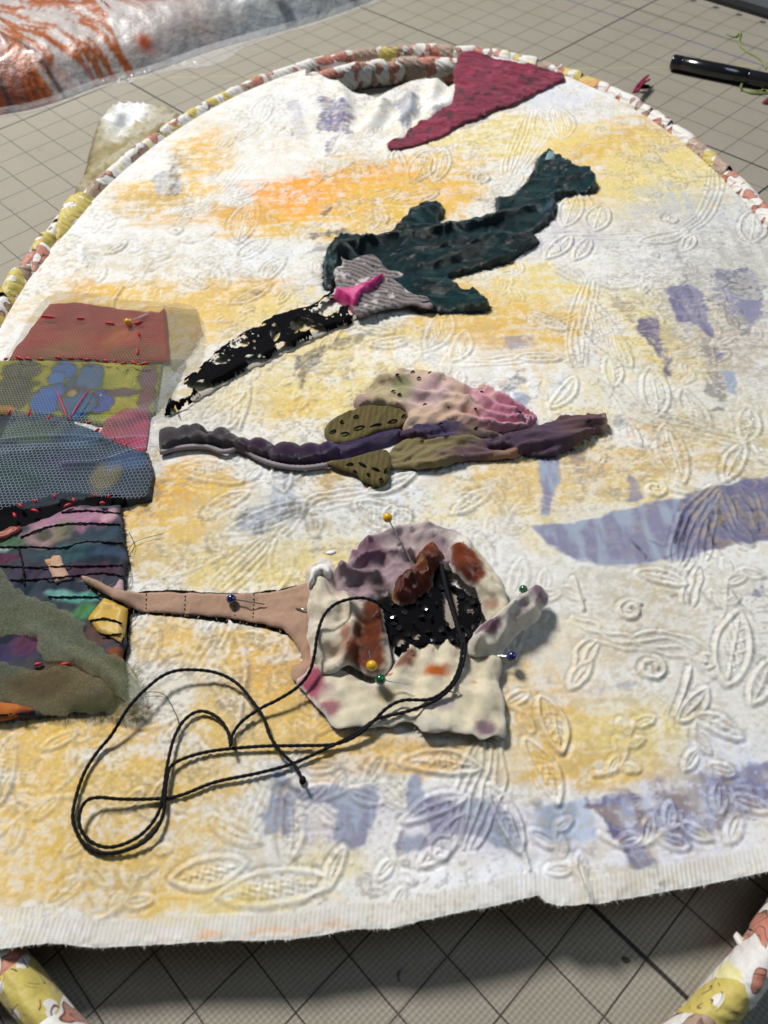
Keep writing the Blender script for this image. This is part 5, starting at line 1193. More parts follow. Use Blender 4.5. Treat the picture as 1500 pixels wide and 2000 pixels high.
# gilt flecks on the printed flower
V, F = merge([uvsphere((*[float(v) for v in UC(px, py, .14)[:2]], float(UC(px, py, .14)[2]) + .03), .016, 6, 4) for px, py in [(random.uniform(0, 300), random.uniform(712, 808)) for _ in range(160)]])
o = add('glitter', V, F, plain('gilt', lin('#d8c878'), .25, metal=.8), olvp); tag(o, kind='stuff')
# green chiffon
GA = [(-40, 1090), (0, 1108), (14, 1130), (50, 1156), (96, 1176), (150, 1206), (170, 1216), (160, 1236), (200, 1262), (246, 1292), (270, 1330), (284, 1362), (270, 1392), (248, 1376), (224, 1346), (192, 1324), (160, 1310), (136, 1296), (110, 1290), (84, 1292), (74, 1274), (76, 1250), (56, 1244), (20, 1240), (-40, 1244)]
def ga_h(f): return .22 + .03 * f.n(1.2, 4) + f.fold([(70, 1240), (110, 1262), (160, 1288), (220, 1320), (250, 1350)], .10, .10) + f.fold([(90, 1236), (130, 1226), (160, 1218)], .06, .08)
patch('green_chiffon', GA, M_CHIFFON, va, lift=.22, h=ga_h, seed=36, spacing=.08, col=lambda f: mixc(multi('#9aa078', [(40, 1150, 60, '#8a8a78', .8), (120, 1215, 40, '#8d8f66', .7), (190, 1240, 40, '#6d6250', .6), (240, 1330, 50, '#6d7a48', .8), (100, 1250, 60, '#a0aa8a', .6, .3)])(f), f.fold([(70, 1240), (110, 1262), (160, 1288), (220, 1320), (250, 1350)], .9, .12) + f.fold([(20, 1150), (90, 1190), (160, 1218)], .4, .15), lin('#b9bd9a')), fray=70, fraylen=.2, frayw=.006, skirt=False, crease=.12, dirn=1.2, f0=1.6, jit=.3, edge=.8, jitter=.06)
GB = [(-40, 1296), (30, 1300), (76, 1310), (130, 1300), (170, 1316), (226, 1342), (250, 1366), (276, 1384), (252, 1404), (200, 1394), (150, 1392), (100, 1396), (60, 1388), (0, 1370), (-40, 1368)]
patch('green_chiffon', GB, M_CHIFFON, va, lift=.16, h=lambda f: .16 + .05 * f.n(1.5, 5) + f.fold([(0, 1330), (100, 1330), (200, 1350)], .05, .2), seed=37, spacing=.08, col=multi('#a0966a', [(30, 1310, 50, '#808a70', .8, .4), (180, 1380, 60, '#5c6238', .8, .4), (100, 1345, 60, '#7c6a44', .7, .4)]), fray=70, fraylen=.2, frayw=.006, skirt=False, crease=.12, dirn=1.5, f0=1.6, jit=.3, edge=.7, jitter=.06)
for a, b, c_ in [((244, 1100), (262, 1060), (320, 1042)), ((250, 1090), (256, 1130), (244, 1156)), ((252, 1040), (262, 1062), (258, 1080)), ((280, 1352), (320, 1356), (346, 1400)), ((346, 1400), (350, 1420), (349, 1440)), ((256, 1200), (272, 1190), (280, 1186)), ((252, 1222), (268, 1204), (276, 1196))]:
    P = on_cloth([a, b, c_], .06); V, F = tube(catmull(P, 8), .0055, 4); add('loose_thread', V, F, M_BTHREAD, va)

# ---- pinned flower: peach stem, velvet rosette, beaded lace centre
pf = thing('velvet_rosette', (*[float(v) for v in UC(800, 1260)[:2]], 0.97), 'pinned cream, mauve and rust velvet rosette with beaded black lace centre and peach stem', 'appliqué flower')
PE = [(168, 1139), (196, 1148), (214, 1158), (244, 1164), (300, 1157), (320, 1156), (420, 1160), (500, 1160), (560, 1152), (612, 1136), (640, 1180), (660, 1260), (650, 1340), (612, 1330), (588, 1336), (570, 1326), (572, 1300), (590, 1292), (582, 1264), (556, 1232), (540, 1226), (480, 1212), (380, 1200), (300, 1194), (248, 1188), (214, 1172), (186, 1158)]
patch('black_backing', [(x, y + (5 if y > 1166 else -4)) for x, y in PE[:9]] + [(600, 1150), (600, 1232), (560, 1240), (540, 1232), (480, 1219), (380, 1207), (300, 1200), (248, 1194), (212, 1178)], M_BLACK, pf, lift=.03, h=lambda f: .012 + 0 * f.X, edge=.5, col=(0.01, 0.01, 0.012), seed=40, spacing=.08, jitter=.03, fray=12, fraylen=.07, thick=.012)
pst = patch('peach_stem', PE, M_SILK, pf, lift=.06, h=lambda f: .04 + .02 * f.n(1.2, 8) + f.fold([(560, 1180), (600, 1240), (600, 1310)], .05, .2) - f.fold([(285, 1156), (285, 1197)], .05, .07) - f.fold([(361, 1160), (361, 1200)], .05, .07) - f.fold([(495, 1158), (495, 1214)], .05, .07) - f.fold([(458, 1180), (458, 1212)], .04, .06), smooth=True, jitter=.02, seed=41, surf=lambda x, y: zc(x, y) + .22 * sst(float(UC(285, 1170)[0]), float(UC(238, 1170)[0]), x), spacing=.04, step=.04, edge=.5, crease=.11, col=multi('#b08d76', [(560, 1180, 50, '#b8927a', .6), (400, 1180, 60, '#a9866e', .6), (600, 1280, 40, '#b98d72', .6)]), fray=22, fraylen=.09)
for ln in [[(286, 1160), (285, 1193)], [(362, 1164), (360, 1198)], [(458, 1184), (459, 1208)], [(496, 1160), (494, 1212)]]: seam(pst, ln, M_BTHREAD, .12, r=.010, dash=.1)
CR = '#f3e6c8'
def bump_h(b, folds, n=.16, fr=1.4, seed=3, pl=None):
    def fn(f):
        z = b + (f.pleat(842, 1205, *pl) if pl else 0) + n * .6 * fbm(f.X * fr * .7, f.Y * fr * .7, 2, seed)
        for p, h, w in folds: z = z + f.fold(p, h, w, .2)
        return z
    return fn
patch('front_piece', [(580, 1334), (598, 1314), (620, 1296), (660, 1306), (700, 1326), (730, 1336), (760, 1312), (790, 1276), (806, 1258), (850, 1256), (900, 1254), (936, 1262), (966, 1280), (980, 1300), (976, 1340), (984, 1380), (986, 1440), (966, 1440), (942, 1446), (920, 1436), (890, 1436), (862, 1432), (830, 1434), (806, 1412), (760, 1418), (700, 1422), (652, 1420), (630, 1392), (604, 1364)], M_CREAM, pf, lift=.12, seed=42, raw='#f4efe4', spacing=.06, jitter=.03, fray=90, fraylen=.06, frayw=.009, rim=.1, thick=.022, edge=.8, crease=.15, f0=1.5,
      h=bump_h(.06, [([(800, 1270), (790, 1300), (770, 1330)], .10, .12), ([(960, 1290), (950, 1340), (975, 1420)], .12, .1), ([(820, 1300), (800, 1380), (810, 1420)], -.05, .1), ([(620, 1320), (680, 1360), (700, 1410)], .05, .15)], .06, .9, 3, (8, .10, .5, 21)),
      col=multi(CR, [(604, 1344, 30, '#b8466a', .95, 1.1), (640, 1385, 22, '#b04a6c', .8, .8), (640, 1350, 20, '#d0b4b4', .7), (848, 1314, 28, '#c8641e', 1, .45), (945, 1424, 24, '#7d5a72', .9, .6), (870, 1378, 22, '#b7a6b0', .7, .7), (752, 1362, 22, '#b89a60', .7, .6), (786, 1290, 26, '#8a4a22', .9, .9), (830, 1262, 30, '#c9a078', .6, .4), (690, 1318, 30, '#c9a488', .6, .5), (980, 1400, 14, '#d9c8b8', .6), (830, 1420, 40, '#e9e2d2', .8, .3), (910, 1305, 16, '#b9a9b4', .7), (925, 1335, 5, '#d08a3c', .8), (896, 1268, 7, '#26242a', .9), (720, 1340, 20, '#b7a2a6', .5), (700, 1310, 20, '#d8b9a8', .5)]))
patch('mauve_piece', [(650, 1130), (668, 1108), (700, 1062), (720, 1050), (744, 1040), (790, 1026), (834, 1022), (876, 1030), (900, 1046), (924, 1062), (930, 1090), (900, 1104), (860, 1118), (820, 1140), (790, 1160), (744, 1164), (730, 1180), (700, 1180), (668, 1168), (650, 1156)], M_CREAM, pf, lift=.2, seed=43, raw='#f4efe4', spacing=.045, jitter=.04, rim=.12, thick=.022, edge=.6, crease=.18, f0=1.7, fray=90, fraylen=.07, frayw=.009,
      h=bump_h(.16, [([(690, 1110), (740, 1090), (800, 1090)], .28, .09), ([(720, 1060), (780, 1045), (860, 1040)], .20, .10), ([(660, 1120), (690, 1130), (736, 1130)], .30, .09), ([(800, 1060), (860, 1056), (900, 1076)], .12, .10)], .06, 1.1, 5, (17, .15, .4, 22)),
      col=multi('#b39aa0', [(715, 1090, 44, '#7d5468', .9, .7), (830, 1046, 70, '#cdbcb8', .8, .3), (790, 1080, 40, '#d4c6be', .7, .4), (905, 1066, 36, '#efe8da', 1), (700, 1140, 40, '#8f747e', .8, .6), (740, 1150, 20, '#5f4440', .7), (880, 1040, 30, '#c6b6b4', .8)]))
patch('left_piece', [(596, 1124), (610, 1104), (640, 1094), (652, 1112), (662, 1136), (700, 1170), (736, 1172), (752, 1200), (756, 1240), (766, 1290), (750, 1316), (716, 1316), (690, 1300), (664, 1306), (640, 1318), (616, 1300), (604, 1260), (600, 1200), (606, 1160)], M_CREAM, pf, lift=.2, seed=44, raw='#f4efe4', spacing=.045, jitter=.04, rim=.10, thick=.03, fray=90, fraylen=.07, frayw=.009, edge=.65, crease=.18, f0=1.7,
      h=bump_h(.16, [([(604, 1130), (630, 1150), (650, 1190)], .12, .08), ([(676, 1170), (690, 1220), (678, 1290)], .24, .09), ([(640, 1200), (630, 1270)], .10, .1), ([(736, 1190), (750, 1260)], .10, .08), ([(700, 1300), (750, 1310)], .08, .06)], .08, 1.3, 7, (15, .14, .4, 23)),
      col=multi('#ecdfc6', [(640, 1110, 24, '#e6e2dc', .9), (670, 1150, 40, '#b49a9c', .7), (724, 1236, 46, '#693011', 1, 1.7), (722, 1290, 50, '#74391c', 1, .7), (676, 1250, 12, '#9c5434', .8, 1.6), (695, 1190, 16, '#d8ccb8', .9, 1.2), (640, 1240, 24, '#d6c6b4', .7), (660, 1280, 20, '#c09a80', .6), (610, 1230, 14, '#ded8cc', .9, 2)]))
patch('satin_curl', [(598, 1130), (604, 1108), (622, 1096), (644, 1098), (652, 1116), (640, 1126), (624, 1120), (612, 1140), (602, 1146)], M_SATIN, pf, lift=.5, h=lambda f: .48 + .1 * f.n(4, 4), col=lin('#ded9d4'), seed=45, spacing=.05)
patch('rust_piece', [(764, 1172), (768, 1140), (788, 1118), (806, 1100), (818, 1076), (836, 1060), (858, 1062), (874, 1084), (868, 1104), (852, 1120), (842, 1146), (826, 1168), (804, 1180), (780, 1182)], M_CREAM, pf, lift=.3, seed=46, raw='#c9a07c', spacing=.04, rim=.14, thick=.03, edge=.5, crease=.20, f0=1.9, jitter=.05,
      h=bump_h(.28, [([(836, 1070), (852, 1100)], .14, .14), ([(780, 1150), (810, 1140)], .14, .12), ([(812, 1100), (800, 1130)], -.10, .06)], .08, 1.8, 9, (15, .15, .3, 24)), col=multi('#642608', [(840, 1085, 24, '#86380f', .8), (790, 1160, 30, '#581c08', .9), (815, 1120, 12, '#b08a58', .6), (800, 1140, 14, '#6a2a1a', .7)]))
patch('right_piece', [(876, 1078), (896, 1064), (920, 1064), (938, 1082), (962, 1112), (984, 1146), (990, 1176), (982, 1206), (960, 1214), (944, 1198), (938, 1174), (920, 1148), (896, 1130), (880, 1116)], M_CREAM, pf, lift=.2, seed=47, raw='#f4efe4', spacing=.045, rim=.1, thick=.03, fray=90, fraylen=.07, frayw=.009, edge=.65, crease=.18, f0=1.7, jitter=.05,
      h=bump_h(.16, [([(900, 1075), (930, 1110), (960, 1160)], .12, .12), ([(905, 1110), (930, 1140)], .10, .1)], .08, 1.2, 11, (15, .13, .4, 25)), col=multi(CR, [(902, 1112, 42, '#7c3412', 1, 1.1), (925, 1146, 28, '#702c10', 1), (955, 1190, 20, '#9c6a50', .8), (970, 1120, 20, '#dcd2b4', .7)]))
patch('curled_piece', [(916, 1270), (924, 1240), (946, 1214), (974, 1196), (996, 1178), (1018, 1158), (1042, 1144), (1064, 1152), (1072, 1168), (1058, 1196), (1034, 1222), (1006, 1240), (990, 1262), (966, 1276), (936, 1280)], M_CREAM, pf, lift=.35, seed=48, raw='#f4efe4', spacing=.045, rim=.16, thick=.12, fray=30, fraylen=.05, edge=.5, crease=.17, f0=1.8, jitter=.04,
      h=bump_h(.25, [([(930, 1262), (970, 1226), (1040, 1170)], .22, .12), ([(980, 1250), (1000, 1200)], .1, .06), ([(1010, 1230), (1050, 1190)], .05, .08)], .06, 1.5, 13, (13, .10, .4, 26)), col=multi('#e6ddcb', [(950, 1245, 28, '#7d5468', .95, .8), (1048, 1170, 26, '#86607a', .9, .9), (1010, 1212, 18, '#b295a4', .7), (992, 1210, 14, '#e8e2d6', .9, 1.8)]))
# lace centre
LC = [(744, 1172), (770, 1168), (800, 1170), (828, 1146), (846, 1112), (864, 1098), (878, 1118), (884, 1140), (916, 1156), (940, 1176), (936, 1216), (922, 1250), (890, 1264), (860, 1262), (820, 1266), (800, 1284), (776, 1272), (760, 1240), (748, 1210)]
LCs = lambda x, y: zc(x, y) + .20 + .05 * fbm(x * 2, y * 2, 2, 19)
patch('lace_backing', LC, M_CREAM, pf, lift=.12, h=lambda f: .10 + .03 * f.n(2), col=lin('#b9ad9c'), seed=49, spacing=.09)
V, F = hexnet(LC, .032, .012, LCs, 9, .2, lift=.2); add('lace_net', V, F, M_NETK, pf)
lcm = patch('lace_motif', LC, M_BLACK, pf, lift=.2, h=lambda f: .19 + .07 * f.n(3, 20), spacing=.05, jitter=.03, seed=50, rim=.02,
      hole=lambda x, y, d: (Field(x, y, d).spot(878, 1190, 20, sy=2.2, nz=.4) > .5) | (Field(x, y, d).spot(918, 1196, 20, sy=.7, nz=.4) > .5) | (Field(x, y, d).spot(778, 1258, 14, sy=1, nz=.3) > .5) | (Field(x, y, d).spot(812, 1246, 8, sy=1.6, nz=.3) > .5), col=(0.01, 0.01, 0.012))
M_SEQ = plain('black_sequin', (0.012, 0.012, 0.014), 0.12, coat=1.0, spec=0.8)
th = np.arange(6) / 6 * 2 * math.pi
sv = np.vstack([np.c_[.055 * np.cos(th), .055 * np.sin(th), np.full(6, .012)], [[0, 0, -.004]], np.c_[.055 * np.cos(th), .055 * np.sin(th), np.full(6, -.002)]])
sf = [(i, (i + 1) % 6, 6) for i in range(6)] + [(i, i + 7, (i + 1) % 6 + 7, (i + 1) % 6) for i in range(6)]
seqm = mesh_from('sequin', sv, sf, smooth=False); seqm.materials.append(M_SEQ)
for px, py in [(765, 1180), (782, 1176), (768, 1205), (790, 1198), (806, 1216), (830, 1190), (838, 1164), (822, 1206), (842, 1210), (850, 1180), (862, 1150), (864, 1128), (836, 1236), (862, 1232), (880, 1250), (846, 1252), (905, 1244), (925, 1228), (900, 1166), (922, 1178), (780, 1228), (796, 1240), (770, 1220), (815, 1180), (872, 1222), (900, 1226)]:
    x, y, z = UC(px, py, .24); o = bpy.data.objects.new('sequin', seqm); COL.objects.link(o); o.parent = lcm
    o.location = Vector(np.array([float(x), float(y), float(LCs(x, y)) + .055]) - BASE[pf.name]) * S; o.rotation_euler = (random.gauss(0, .5), random.gauss(0, .5), random.uniform(0, 3))
P = on_cloth([(862, 1104), (872, 1150), (884, 1190), (896, 1230), (906, 1262)], .32); V, F = tube(resample(catmull(P, 8), .03), .045, 10, twist=5, ply=.12); add('lace_cord', V, F, M_BTHREAD, pf)
P = on_cloth([(800, 1108), (826, 1100), (836, 1112), (820, 1118), (790, 1126), (776, 1130)], [.55] * 6); V, F = tube(catmull(P, 8), .006, 4); add('loose_thread', V, F, plain('tan_thread', lin('#b98a5c'), .7), pf)
patch('peach_chip', [(750, 1318), (762, 1306), (780, 1302), (782, 1318), (766, 1326)], M_COTTON, pf, lift=.2, h=lambda f: .2 + 0 * f.X, col=lin('#c49a78'), seed=51, spacing=.06)
patch('paper_fleck', [(636, 1080), (650, 1074), (656, 1078), (644, 1084)], M_SATIN, pf, lift=.02, col=lin('#dfe2e2'), seed=52, thick=.02)

# ---- ball-headed pins
HEADS = {'yellow': plain('yellow_bead', lin('#d8a40c'), .22, coat=.8, nscale=2, var=.05), 'green': plain('green_bead', lin('#06502e'), .12, coat=1.0, nscale=2, var=.05), 'blue': plain('blue_bead', lin('#141c58'), .12, coat=1.0, nscale=2, var=.05)}
def pin(head, hz, tip, tz, color, label, r=.088, mids=None):
    h = np.array([float(v) for v in UC(*head, hz)]); t = np.array([float(v) for v in UC(*tip, tz)])
    b = thing('pin', (h[0], h[1], h[2] - r), label, 'pin', 'ball-headed sewing pins')
    V, F = uvsphere(h, r, 24, 14); add('head', V, F, HEADS[color], b)
    d = (t - h) / np.linalg.norm(t - h); V, F = tube(np.array([h + d * r * .8, h + d * (r * .8 + .03), t - d * .05, t]), np.array([.024, .014, .014, .004]), 8); add('shaft', V, F, M_STEEL, b)
    if mids:
        a, c_, z1, z2 = mids; P = on_cloth([a, c_], [z1, z2]); V, F = tube(P, .014, 8); add('shaft_end', V, F, M_STEEL, b)
pin((757, 1011), .75, (812, 1112), .52, 'yellow', 'yellow-headed pin standing out of the rust velvet above the rosette')
pin((726, 1300), .52, (720, 1268), .46, 'yellow', 'yellow-headed pin at the near end of the brown velvet fold')
pin((743, 1327), .40, (802, 1337), .26, 'green', 'green-headed pin lying on the cream velvet below the brown fold', mids=((874, 1350), (901, 1355), .26, .24))
pin((452, 1170), .20, (520, 1181), .14, 'blue', 'dark blue pin through the peach stem strip', mids=((578, 1188), (606, 1192), .14, .17))
pin((1000, 1282), .28, (966, 1281), .24, 'blue', 'dark blue pin sticking out right of the rosette below the curled petal', r=.086)
pin((1022, 1151), .34, (978, 1204), .40, 'green', 'green-headed pin half hidden behind the curled mauve petal', r=.075)
pin((249, 628), .30, (292, 611), .24, 'yellow', 'yellow-headed pin in the netted red panel of the vase', r=.075)

# ---- black cord
def z8(L): return [(100 + x / 1.875, 1100 + y / 1.875) for x, y in L]
A_ = [(905, 1240), (908, 1275), (900, 1310), (882, 1342), (850, 1368), (800, 1388), (750, 1400)] + z8([(1180, 578), (1100, 632), (1000, 682), (880, 735), (760, 768), (600, 802), (480, 848), (400, 862), (260, 864), (175, 858), (130, 870), (106, 910), (105, 965), (140, 1016), (200, 1040), (270, 1027), (340, 985), (392, 915), (412, 830), (425, 740), (450, 640), (490, 572), (545, 542), (605, 562), (645, 612), (657, 668)])
AZ = [.34, .34, .32, .28, .26, .22, .12] + [.10, .10, .09, .08, .08, .06, .05, .05, .12, .18, .20, .18, .14, .10, .08, .07, .06, .07, .12, .13, .10, .09, .08, .07, .06, .06]
B_ = z8([(657, 668), (664, 628), (700, 578), (770, 530), (830, 500), (900, 455), (945, 400), (965, 330), (975, 260), (1000, 190), (1050, 145), (1130, 127), (1190, 142)]) + [(748, 1188), (770, 1200)]
BZ = [.06, .07, .09, .14, .18, .22, .30, .42, .52, .58, .60, .58, .52, .40, .30]
C_ = [(900, 1240), (902, 1270), (896, 1306), (878, 1340)] + z8([(1390, 497), (1290, 502), (1230, 530), (1175, 584), (1110, 636), (1030, 664), (900, 668), (760, 671), (600, 686), (500, 710), (440, 742), (424, 790), (416, 860), (408, 925), (375, 990), (310, 1038), (200, 1062), (125, 1032), (82, 955), (85, 880), (120, 770), (170, 690), (220, 630), (290, 520), (370, 440), (430, 402), (500, 390), (600, 400), (680, 440), (740, 510), (780, 570), (800, 630), (840, 690), (890, 740), (922, 796)])
CZ_ = [.34, .34, .32, .30] + [.27, .26, .22, .14, .09, .08, .10, .08, .07, .06, .10, .12, .10, .12, .12, .08, .06, .06, .07, .08, .07, .08, .09, .20, .26, .26, .22, .18, .16, .16, .16, .14, .14, .10, .06]
cord = thing('black_cord', (*[float(v) for v in UC(330, 1560)[:2]], 0.97), 'twisted black cord lying in loose loops across the near left of the cloth', 'cord')
for P_, Z_ in ((A_, AZ), (B_, BZ), (C_, CZ_)):
    Pd = catmull(np.array(P_, float), 6); Zd = np.interp(np.arange(len(Pd)) / 6, np.arange(len(Z_)), Z_); Pt = on_top(Pd, .05); lf = np.maximum(Zd, Pt[:, 2] - zc(Pt[:, 0], Pt[:, 1])); lf = np.max([np.roll(lf, k) for k in (-2, -1, 0, 1, 2)], axis=0); lf = np.convolve(np.pad(lf, 4, 'edge'), np.ones(9) / 9, 'valid'); P_, Z_ = Pd, lf; x_, y_, z_ = UC(P_[:, 0], P_[:, 1], Z_); P = catmull(np.stack([x_, y_, z_], 1), 4); V, F = tube(resample(P, .022), .0265, 10, twist=4.6, ply=.16); add('strand', V, F, M_BTHREAD, cord)
p = on_cloth([(591, 1524), (594, 1531)], .05); V, F = uvsphere(p[0], .055, 12, 8, (1, 1.3, .9)); add('end_knot', V, F, M_BTHREAD, cord)

# ---- things on the mat: pen, loose threads, snippets, painted sheet under plastic
a = np.array([*map(float, U(1312, 120, .26)), .25]); b = np.array([*map(float, U(1500, 158, .26)), .25]); d = (b - a) / np.linalg.norm(b - a); b = a + d * 5.6
pen = thing('marker_pen', (a[0], a[1], 0.0), 'glossy black marker pen lying on the mat beyond the hoop', 'pen')
M_PEN = plain('pen_barrel', (0.010, 0.010, 0.012), 0.18, coat=.6, nscale=3, var=.05)
n = 12; prof = [(0, .20), (.02, .232), (.06, .244), (.35, .246), (.36, .235), (.38, .235), (.39, .248), (2.6, .25)]
V, F = tube(np.array([a + d * s for s, r in prof]), np.array([r for s, r in prof]), 32); add('cap', V, F, M_PEN, pen)
V, F = tube(np.array([a + d * s for s in (2.6, 2.64, 5.4, 5.6)]), np.array([.235, .24, .24, .17]), 32); add('barrel', V, F, M_PEN, pen)
M_GT = plain('green_thread', lin('#7d8a4a'), .7)
def ground_thread(name, px, z, mat, r, label, cat):
    P = np.array(px, float); zz = np.asarray(z, float); x, y = U(P[:, 0], P[:, 1], zz); V, F = tube(resample(catmull(np.stack([x, y, zz], 1), 10), .04), r, 6, twist=5, ply=.15)
    o = add(name, V, F, mat); tag(o, label, cat)
ground_thread('green_thread', [(1420, 66), (1436, 72), (1446, 62), (1444, 84), (1458, 100), (1476, 110), (1490, 120), (1496, 134)], [.03, .03, .06, .04, .03, .03, .03, .03], M_GT, .03, 'thin green thread trailing over the mat above the pen', 'thread')
ground_thread('green_thread', [(1446, 172), (1452, 160), (1470, 150), (1490, 156), (1496, 168), (1484, 178), (1462, 178), (1448, 174), (1470, 182), (1500, 180), (1488, 170), (1478, 164), (1500, 158), (1530, 162)], [.10, .12, .2, .16, .06, .08, .04, .03, .04, .05, .1, .12, .06, .04], M_GT, .03, 'tangled knot of green thread in front of the pen', 'thread')
o = patch('burgundy_snippet', [(1490, 196), (1502, 190), (1512, 192), (1508, 200), (1494, 202)], M_COTTON, None, lift=.05, h=lambda f: .08 + 0 * f.X, col=lin('#6a1f38'), ground=0.0, seed=61, spacing=.08, fray=10, fraylen=.1); tag(o, 'tiny burgundy fabric snippet on the mat at the right beside the green thread tangle', 'snippet')
o = patch('grey_snippet', [(777, 1904), (783, 1892), (790, 1892), (787, 1910), (781, 1918)], M_COTTON, None, lift=.02, h=lambda f: .04 + 0 * f.X, col=lin('#8d8380'), ground=0.0, seed=62, spacing=.03, step=.03, jitter=.01, thick=.02); tag(o, 'tiny grey lint scrap on the mat below the near edge of the cloth', 'lint')
o = patch('lint_speck', [(1214, 1870), (1222, 1868), (1234, 1876), (1222, 1882)], M_COTTON, None, lift=.01, h=lambda f: .03 + 0 * f.X, col=lin('#4f4940'), ground=0.0, seed=63, spacing=.03, step=.03, jitter=.01, thick=.01); tag(o, 'dark triangular lint speck on the mat beside the thick grid line', 'lint')
# blue-green pen scribble on the mat
parts = []
for L in [[(1300, 1886), (1304, 1878), (1310, 1874), (1324, 1862), (1334, 1866), (1330, 1876)], [(1348, 1864), (1358, 1872), (1366, 1868), (1362, 1878)], [(1356, 1838), (1366, 1834), (1372, 1842), (1364, 1850), (1374, 1856), (1366, 1862)]]:
    P = catmull(np.array(L, float), 6); x, y = U(P[:, 0], P[:, 1], 0.0); W = np.stack([x, y], 1); T = np.gradient(W, axis=0); T /= np.linalg.norm(T, axis=1)[:, None]; N = np.stack([-T[:, 1], T[:, 0]], 1) * .006
    V = np.vstack([np.c_[W + N, np.full(len(W), .004)], np.c_[W - N, np.full(len(W), .004)]]); k = len(W); parts.append((V, [(i, i + 1, i + 1 + k, i + k) for i in range(k - 1)]))
V, F = merge(parts); o = add('pen_scribble', V, F, plain('teal_ink', lin('#7d8683'), .8)); tag(o, kind='structure')

# excess cloth hanging outside the hoop at the far left
def flap_surf(x, y):
    e = -ell_inset(x, y)
    return 0.04 + 0.62 * np.exp(-((e - .35) / 0.75) ** 2) * sst(-.3, .3, e)
FL = [(146, 446), (150, 410), (156, 352), (166, 300), (176, 262), (188, 226), (204, 204), (236, 192), (286, 190), (330, 200), (350, 222), (356, 250), (330, 290), (290, 330), (240, 372), (200, 410)]
def fl_col(f):
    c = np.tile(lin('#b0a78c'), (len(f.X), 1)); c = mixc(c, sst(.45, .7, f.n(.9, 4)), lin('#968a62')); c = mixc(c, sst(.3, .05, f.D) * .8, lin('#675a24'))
    for px, py, r, col, st in [(250, 205, 60, '#e9ebec', 1.0), (320, 225, 30, '#b9b7b0', .7), (232, 226, 18, '#6c7074', .7), (265, 240, 20, '#b3a458', .6), (160, 420, 20, '#97702a', .7), (290, 250, 40, '#b5b0a4', .6)]:
        x, y = U(px, py, .4); xa, ya = U(px + r, py, .4); c = mixc(c, sst(1.1, .5, np.hypot(f.X - x, (f.Y - y) * .55) / abs(xa - x) + (f.n(1.5, 8) - .5)) * st, lin(col))
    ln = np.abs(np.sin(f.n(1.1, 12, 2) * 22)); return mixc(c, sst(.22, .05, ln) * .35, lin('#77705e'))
o = patch('cloth_flap', FL, M_COTTON, cloth, lift=.3, crease=.12, h=lambda f: .10 * f.n(1.2, 3) + .16 * (1 - np.abs(np.sin(f.n(1.1, 12, 2) * 22))), col=fl_col, ground=0.0, surf=flap_surf, seed=64, spacing=.10, jitter=.04, rim=.2)
o['label'] = 'excess painted cloth bulging outside the hoop'
# loose end of a strip and flared yellow wrap on the left rim
def rim_surf(x, y):
    e = ell_inset(x, y); return 0.50 + 0.56 * np.sqrt(np.clip(1 - ((e) / .62) ** 2, 0.02, 1))
def loose(px, kind, seed):
    W = patch('loose_strip', px, PRINTS[kind], hoop, lift=.9, h=lambda f: .05 + .06 * f.n(2.5, seed), ground=0.0, surf=rim_surf, seed=seed, spacing=.07, jitter=.02, rim=.05); return W
loose([(122, 424), (140, 398), (160, 396), (186, 398), (197, 404), (196, 432), (186, 452), (160, 446), (140, 456), (124, 470), (112, 468)], 'yellow', 71)
loose([(70, 510), (84, 486), (100, 490), (112, 512), (118, 530), (104, 556), (88, 580), (82, 574), (80, 545), (64, 540)], 'coral', 72)
loose([(200, 398), (226, 380), (250, 364), (240, 384), (216, 402), (204, 418), (196, 420)], 'white', 73)
o = patch('loose_strip', [(1432, 1822), (1440, 1818), (1450, 1832), (1476, 1840), (1496, 1842), (1480, 1866), (1456, 1868), (1440, 1852), (1434, 1838)], PRINTS['white'], hoop, lift=.5, h=lambda f: .06 * f.n(3), ground=0.0, surf=lambda x, y: .45 + .2 * fbm(x * 2, y * 2, 2, 3), seed=74, spacing=.05, step=.05)

# painted sheet wrapped in clear plastic at the far left
base_line = [(-260, 268), (-140, 250), (0, 225), (60, 214), (120, 196), (200, 166), (280, 146), (340, 126), (400, 104), (480, 80), (560, 58), (640, 34), (720, 4), (800, -30)]
bl = resample(catmull(np.stack(U(*np.array(base_line, float).T, 0.0), 1), 6), .08)
T = np.gradient(bl, axis=0); T /= np.linalg.norm(T, axis=1)[:, None]; N = np.stack([-T[:, 1], T[:, 0]], 1)
kk = np.linspace(0, 1, 90) ** 1.25; ns, nk = len(bl), len(kk)
wid = 9.0
e = kk * wid
GX = bl[:, None, 0] + N[:, None, 0] * e[None]; GY = bl[:, None, 1] + N[:, None, 1] * e[None]
lipn = fbm(GX * .6, GY * .6, 3, 51)
GZ = 0.02 + 1.15 * (1 - np.exp(-(e[None] / (0.55 + .3 * lipn)))) + e[None] * .05 + .22 * (1 - np.abs(2 * fbm(GX * .35 + GY * .15, GY * .35 - GX * .1, 4, 52) - 1)) * sst(0, .8, e)[None] + .12 * (fbm(GX * 1.6, GY * .8, 3, 53) - .5) * sst(0, .5, e)[None]
sarc = np.arange(ns) * .08; SS = np.repeat(sarc[:, None], nk, 1); EE = np.repeat(e[None], ns, 0)
C = np.tile(lin('#a39c99'), (ns, nk, 1))
def pm(m, col):
    global C
    m = np.clip(m, 0, 1)[..., None]; C = C * (1 - m) + lin(col) * m
s0 = float(np.interp(0, [0, 1], [0, 1]))
sx = lambda px: float(sarc[np.argmin(np.hypot(*(bl - np.array(U(px, np.interp(px, [p[0] for p in base_line], [p[1] for p in base_line]), 0))).T))])
lean = SS + EE * 0.28
